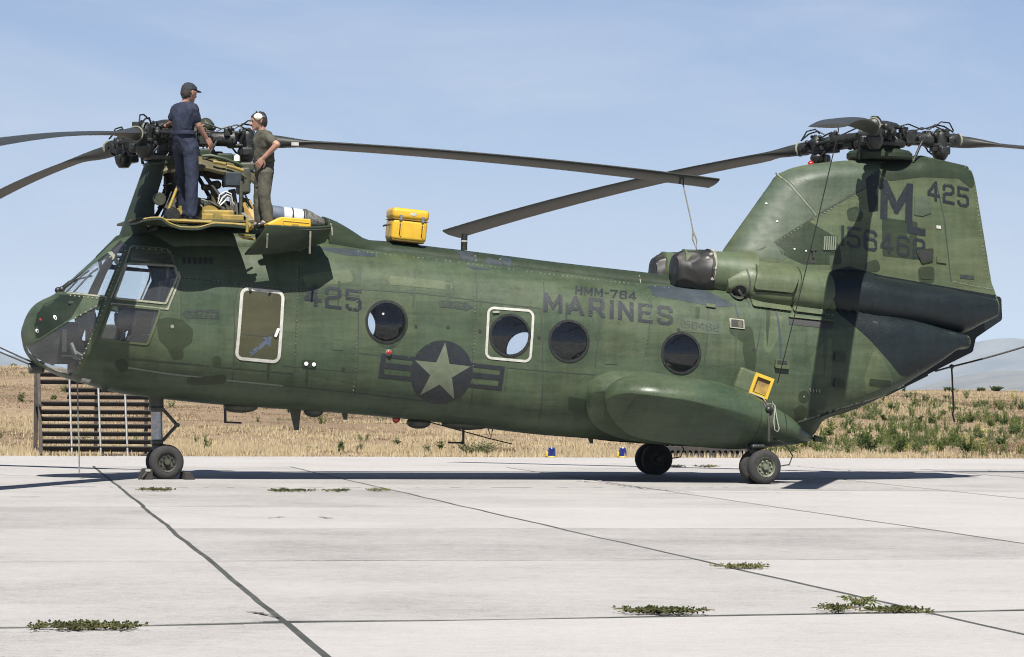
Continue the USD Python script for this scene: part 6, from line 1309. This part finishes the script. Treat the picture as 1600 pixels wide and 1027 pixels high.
# plants ---------------------------------------------------------------------------------------------
def blades(n, h, spread, w, lean_, seed, seeds=False):
    r = np.random.default_rng(seed); V = []; f = []
    for i in range(n):
        a = r.uniform(0, 2 * PI); p = np.array([r.normal(0, spread), r.normal(0, spread), 0]); hh = h * r.uniform(.55, 1.15); le_ = lean_ * r.uniform(.2, 1.3); d = np.array([math.cos(a), math.sin(a), 0]); s_ = np.array([-d[1], d[0], 0]) * w * r.uniform(.7, 1.2)
        m = p + d * le_ * hh * .35 + [0, 0, hh * .6]; t = p + d * le_ * hh + [0, 0, hh * (1 - .25 * le_)]; k = len(V); V += [p - s_, p + s_, m - s_ * .8, m + s_ * .8, t]; f += [[k, k + 1, k + 3], [k, k + 3, k + 2], [k + 2, k + 3, k + 4]]
        if seeds and r.random() < .5: k = len(V); V += [t - s_ * 2.2 - [0, 0, .03], t + s_ * 2.2 - [0, 0, .03], t + [0, 0, .05]]; f += [[k, k + 1, k + 2]]
    return trimesh.Trimesh(np.array(V), f, process=False)
def leafy(stems, h, spread, leaf, nl, seed, upright=.25):
    """branching weed: thin stems, small leaf blades along them"""
    r = np.random.default_rng(seed); S = []; V = []; f = []
    for i in range(stems):
        a = r.uniform(0, 2 * PI); d = np.array([math.cos(a), math.sin(a), 0]); hh = h * r.uniform(.55, 1.0); p0 = d * spread * r.uniform(0, .35); sp_ = spread * r.uniform(.3, 1.) ; tp_ = p0 + d * sp_ * (1 - upright) + [0, 0, hh]
        ctl = [p0, p0 * .6 + tp_ * .4 + [0, 0, hh * .12] + r.normal(0, .02, 3), tp_]; S.append(tube(ctl, [.006 + h * .006, .005 + h * .003, .002], 4))
        for q in range(nl):
            t = r.uniform(.15, 1.); p = np.array(ctl[0]) * (1 - t) ** 2 + 2 * np.array(ctl[1]) * t * (1 - t) + np.array(ctl[2]) * t * t; b = r.uniform(0, 2 * PI); dl = unit([math.cos(b), math.sin(b), r.uniform(.1, .9)]); sl = unit(np.cross(dl, r.normal(0, 1, 3))); L2 = leaf * r.uniform(.5, 1.2) * (1.15 - .5 * t); k = len(V)
            V += [p, p + dl * L2 * .5 + sl * L2 * .2, p + dl * L2, p + dl * L2 * .5 - sl * L2 * .2]; f += [[k, k + 1, k + 2], [k, k + 2, k + 3]]
    return trimesh.Trimesh(np.array(V), f, process=False), cat(S)
def instancer(path, protos, idx, pos, scale, label, kind='stuff', catg=None):
    pi = UsdGeom.PointInstancer.Define(stage, path); pi.CreatePrototypesRel().SetTargets([Sdf.Path(p) for p in protos])
    n = len(pos); pi.CreateProtoIndicesAttr(Vt.IntArray.FromNumpy(np.asarray(idx, np.int32))); pi.CreatePositionsAttr(Vt.Vec3fArray.FromNumpy(np.asarray(pos, np.float32)))
    sc = np.asarray(scale, np.float32); sc = np.repeat(sc[:, None], 3, 1) if sc.ndim == 1 else sc
    pi.CreateScalesAttr(Vt.Vec3fArray.FromNumpy(sc)); r = np.random.default_rng(n); a = r.uniform(0, 2 * PI, n) / 2
    pi.CreateOrientationsAttr(Vt.QuathArray([Gf.Quath(float(math.cos(t)), 0, 0, float(math.sin(t))) for t in a])); tag(pi, label, catg, kind=kind)
protoscope = {}
def scatter(n, t0, t1, seed, power=1.0, dens=None):
    r = np.random.default_rng(seed); t = t0 + (t1 - t0) * r.random(n) ** power; half = (EDGE + t) * .19 + 3.5; s_ = r.uniform(-1, 1, n) * half
    x = ET[0] * s_ * 1.03 + EN[0] * (EDGE + t); y = ET[1] * s_ * 1.03 + EN[1] * (EDGE + t)
    xc = (EN[0] * (EDGE + t)) ; x = x - xc * .95; y = (EDGE + t - x * EN[0]) / EN[1]
    keep = np.ones(n, bool) if dens is None else r.random(n) < dens(x, y, t)
    return x[keep], y[keep], t[keep]
def proto(name, specs):
    out = []
    for k, (m, mt) in enumerate(specs):
        p = f'{name}/tuft' if k == 0 else f'{name}/tuft_{k:03d}'; usdkit.mesh(stage, p, m, L(mt)); out.append(p)
    return out
def mottle(x, y, sc, seed): return meshkit.fbm(np.stack([np.asarray(x) * sc, np.asarray(y) * sc, np.zeros(len(x))], -1), 4, seed)
# dry grass
x, y, t = scatter(60000, .05, 52, 21, 1.35, lambda x, y, t: np.clip((mottle(x, y, .35, 4) - .38) * 4.5, .08, 1))
UsdGeom.PointInstancer.Define(stage, '/World/dry_grass')
pr = proto('/World/dry_grass', [(blades(22, .045, .15, .006, 1.2, 1), 'straw'), (blades(22, .04, .16, .006, 1.3, 2), 'straw_brown'), (blades(18, .065, .13, .006, 1.0, 3, True), 'straw_pale'), (blades(18, .03, .18, .008, 1.4, 4), 'straw')])
u_ = mottle(x, y, .18, 9); r = np.random.default_rng(8); w_ = r.random(len(x)) * .5 + u_ * .8 + np.clip(1 - t / 4, 0, 1) * .25
idx = np.where(w_ > .78, 2, np.where(w_ > .62, 0, np.where(w_ > .5, 3, 1)))
instancer('/World/dry_grass', pr, idx, np.stack([x, y, bank(x, y) - .01], -1), r.uniform(.7, 1.3, len(x)) * np.where(t < 3, 1.1, 1.0), 'dry straw-coloured grass covering the bank beyond the apron', catg='grass')
# pale verge of taller grass right at the concrete
x, y, t = scatter(7000, -.12, 1.9, 22, 1.3, lambda x, y, t: np.clip(np.clip((mottle(x, y, .6, 14) - .45) * 4, .04, 1) * np.where((x > -6.6) & (x < -3.6) & (t < 1.4), 1.0, .22), 0, 1) * np.where((x < -6.9) & (x > -9.2), .1, 1))
UsdGeom.PointInstancer.Define(stage, '/World/verge_grass'); pr = proto('/World/verge_grass', [(blades(18, .13, .12, .005, .7, 5, True), 'straw_pale'), (blades(16, .07, .12, .005, .9, 6), 'straw'), (blades(14, .07, .10, .007, .9, 7), 'weed_dry')])
r = np.random.default_rng(18); idx = r.choice([0, 1, 2], len(x), p=[.55, .35, .10]); instancer('/World/verge_grass', pr, idx, np.stack([x, y, bank(x, y) - .01], -1), r.uniform(.5, 1.2, len(x)), 'pale taller dry grass along the edge of the concrete', catg='grass')
# low green weeds, thick on the right, sparse elsewhere
def gd(x, y, t):
    right = np.clip((x - 3.2) / 3.0, 0, 1) * np.clip((t - 1.2) / 2.5, 0, 1) * np.clip((34 - t) / 14, .06, 1); left = .035 * np.clip((mottle(x, y, .25, 31) - .5) * 9, 0, 1)
    return np.clip((mottle(x, y, .45, 33) - .36) * 4.2, 0, 1) * right * .8 + left
x, y, t = scatter(16000, .6, 46, 23, 1.15, gd)
UsdGeom.PointInstancer.Define(stage, '/World/green_weeds')
sp_ = []
for k, (st_, h, s_, lf, nl, mt) in enumerate(((9, .42, .22, .075, 16, 'weed_green'), (8, .26, .26, .065, 14, 'weed_grey_green'), (10, .50, .16, .08, 16, 'weed_green'), (7, .26, .2, .06, 16, 'weed_dry'))):
    lv, stt = leafy(st_, h, s_, lf, nl, 50 + k); sp_.append((cat([lv, stt]), mt))
fl, stt = leafy(10, .46, .18, .05, 10, 77); sp_.append((fl, 'weed_flower')); sp_.append((blades(26, .16, .22, .009, 1.1, 88), 'weed_green')); sp_.append((blades(24, .12, .24, .009, 1.2, 89), 'weed_grey_green'))
pr = proto('/World/green_weeds', sp_); r = np.random.default_rng(28); idx = r.choice(7, len(x), p=[.16, .15, .10, .10, .03, .24, .22]); instancer('/World/green_weeds', pr, idx, np.stack([x, y, bank(x, y) - .02], -1), r.uniform(.35, .85, len(x)), 'low green weeds spreading over the bank on the right', catg='weeds')
# single plants one can point to
def plant(px, py_base, h_px, w_px, label, mt='weed_dark', stems=12, nl=26, back=None, seed=0, leaf=.085, group=None, name='weed_plant', upright=.3):
    d = ray(px, py_base); lo, hi = 50., 140.
    if back is None:
        zs = [(abs(proj(np.array([d[0] / d[1] * yy, yy, zb(d[0] / d[1] * yy, yy)]))[1] - py_base), yy) for yy in np.arange(52, 118, .25) if yy > edge_y(d[0] / d[1] * yy) - .3]; yy = min(zs)[1]
    else: yy = back
    xx = d[0] / d[1] * yy; z = zb(xx, yy); s_ = F / yy; lv, stt = leafy(stems, h_px / s_, w_px / s_ / 2 * 1.25, leaf, nl, 100 + seed, upright)
    p = thing(name, label, 'bush' if name == 'bush' else 'plant', (xx, yy, z - .02), 0, group); obj('leaves', lv, mt, p, smooth=False); obj('stems', stt, 'weed_dry', p); return p
plant(741, 713, 27, 62, 'grey-green feathery bush at the concrete edge under the middle of the fuselage', 'weed_grey_green', 46, 34, seed=1, leaf=.055, name='bush', upright=.1)
plant(1218, 713, 26, 66, 'green feathery bush behind the right main wheels', 'weed_green', 46, 34, seed=2, leaf=.06, name='bush', upright=.1)
plant(532, 709, 27, 16, 'dark green twin-stemmed thistle under the forward fuselage', 'weed_dark', 5, 40, seed=3, leaf=.07, upright=.85)
plant(668, 709, 16, 22, 'small thistle to the left of the grey-green bush', 'weed_grey_green', 6, 26, seed=4, upright=.6); plant(690, 706, 22, 12, 'thin upright weed next to the grey-green bush', 'weed_green', 4, 26, seed=5, upright=.85)
plant(620, 696, 14, 10, 'thin weed among dry grass left of centre', 'weed_grey_green', 4, 18, seed=6, upright=.7); plant(565, 706, 14, 18, 'low pale weed right of the twin-stemmed thistle', 'weed_grey_green', 5, 18, seed=7)
plant(1360, 706, 30, 34, 'large dark leafy thistle at the grass edge right of the tail', 'weed_dark', 12, 34, seed=8, upright=.6); plant(1405, 707, 32, 32, 'dark leafy thistle, second from the tail', 'weed_dark', 11, 34, seed=9, upright=.6); plant(1432, 707, 22, 18, 'small dark thistle under the hanging rope end', 'weed_green', 7, 26, seed=10, upright=.6)
plant(1511, 707, 22, 22, 'dark thistle right of the hanging rope end', 'weed_dark', 8, 28, seed=11, upright=.6); plant(1468, 706, 26, 24, 'green weed cluster left of the hanging rope end', 'weed_green', 9, 28, seed=12, upright=.6); plant(1346, 702, 34, 12, 'tall thin weed beside the large dark thistle', 'weed_dark', 4, 34, seed=13, upright=.9)
plant(1483, 609, 8, 22, 'dark round shrub on the ridge left of the rope', 'weed_dark', 30, 20, seed=14, leaf=.10, name='bush', back=104); plant(1557, 610, 8, 20, 'dark round shrub on the ridge at the far right', 'weed_dark', 30, 20, seed=15, leaf=.10, name='bush', back=104); plant(1533, 610, 6, 16, 'smaller shrub on the ridge between two others', 'weed_grey_green', 24, 18, seed=16, leaf=.10, name='bush', back=104)
plant(21, 579, 12, 8, 'small dark conifer-like shrub on the ridge left of the nose', 'weed_dark', 24, 24, seed=17, leaf=.14, name='bush', back=104, upright=.6); plant(49, 579, 6, 9, 'low dark shrub on the ridge just below the nose', 'weed_dark', 20, 18, seed=18, leaf=.12, name='bush', back=104)
plant(33, 628, 18, 12, 'grey-green weed on the bank left of the blast fence', 'weed_grey_green', 6, 24, seed=19, upright=.6); plant(82, 624, 8, 16, 'green tuft seen through the blast fence', 'weed_green', 8, 20, seed=20)
gp = 'green weeds dotted over the right bank'; rw = np.random.default_rng(44)
ORD = ['first', 'second', 'third', 'fourth', 'fifth', 'sixth', 'seventh', 'eighth', 'ninth', 'tenth', 'eleventh', 'twelfth']
wseed = 30
for row, cnt, ya, yb, x_a in (('upper row near the ridge', 9, 624, 642, 1400), ('middle row', 12, 648, 670, 1330), ('lower row near the concrete', 10, 676, 698, 1290)):
    for k, px in enumerate(np.linspace(x_a, 1592, cnt) + rw.uniform(-9, 9, cnt)):
        tone = rw.integers(3); hp = rw.uniform(10, 20) * (.7 + .3 * (ya - 620) / 60); wp = rw.uniform(12, 24); wseed += 1
        plant(px, rw.uniform(ya, yb), hp, wp, f"{['bright green', 'grey-green', 'dark green'][tone]} bank weed, {ORD[k]} from the tail, {row}", ['weed_green', 'weed_grey_green', 'weed_dark'][tone], 8, 22, seed=wseed, group=gp, leaf=.09, upright=.45)
# creeping weeds in the slab joints
def creeper(px0, px1, y, h, label, seed, mt='weed_joint', dry=.3):
    a, b = G(px0, y), G(px1, y); c = (a + b) / 2; r = np.random.default_rng(seed); n = int(13 * abs(px1 - px0) / 100) + 4; V = []; f = []; S = []
    for i in range(n):
        p = (a + (b - a) * np.clip(r.normal(.5, .24), 0, 1)) - c + [0, r.normal(0, .035), 0]
        for q in range(5):
            an = r.uniform(0, 2 * PI); ln = r.uniform(.05, .16); e = p + np.array([math.cos(an) * ln, math.sin(an) * ln * .8, r.uniform(.1, .6) * h]); S.append(tube([p + [0, 0, .005], (p + e) / 2 + [0, 0, h * .3], e], .003, 3))
            for l_ in range(6):
                w_ = p + (e - p) * r.uniform(.2, 1.0) + [0, 0, .01]; dl = unit(r.normal(0, 1, 3) + [0, 0, .4]) * r.uniform(.012, .026); sl = unit(np.cross(dl, r.normal(0, 1, 3))) * .008; k = len(V); V += [w_, w_ + dl * .5 + sl, w_ + dl, w_ + dl * .5 - sl]; f += [[k, k + 1, k + 2], [k, k + 2, k + 3]]
    P_ = thing('joint_weed', label, 'weeds', c + [0, 0, .006]); obj('leaves', trimesh.Trimesh(np.array(V), f, process=False), mt, P_, smooth=False); obj('stems', cat(S), 'weed_dry', P_)
creeper(45, 208, 985, .045, 'mat of creeping weed in the near joint at lower left', 1); creeper(980, 1100, 961, .05, 'creeping weed in the near joint right of centre', 2); creeper(1352, 1440, 958, .03, 'creeping weed beside the crossing of joints at lower right', 3); creeper(1298, 1316, 957, .05, 'tiny weed sprig left of the lower right joint crossing', 4); creeper(1340, 1350, 950, .10, 'upright weed sprout in the lower right joint', 9, 'weed_green')
creeper(1132, 1188, 889, .03, 'dry sprig in the long diagonal joint', 5, 'weed_dry'); creeper(215, 282, 768, .05, 'green weed patch in the joint right below the nose wheel', 6); creeper(415, 488, 769, .04, 'thin weed patch in the joint right of the nose wheel', 7); creeper(510, 540, 769, .03, 'small weed spot in the joint further right of the nose wheel', 8); creeper(1052, 1068, 731, .05, 'dry weed by the inner main wheel', 10, 'weed_dry'); creeper(1090, 1115, 731, .05, 'olive weed on the concrete between the main wheels', 11, 'weed_dry'); creeper(575, 600, 768, .025, 'faint dry weed line in the middle of the apron', 12, 'weed_dry')

# ------------------------------------------------------------------ haze
hb = trimesh.creation.box(bounds=[(-14000, -500, -40), (14000, 15800, 330)])
usdkit.material(stage, L('haze_air'), {"v": ("principled_volume", {"color": (.70, .84, 1.0), "density": HAZE, "anisotropy": 0.0})}, volume="v.volume")
hz_ = obj('haze', hb, 'haze_air', smooth=False); tag(prim(hz_), 'thin blue summer haze over the far hills', 'haze', kind='stuff')
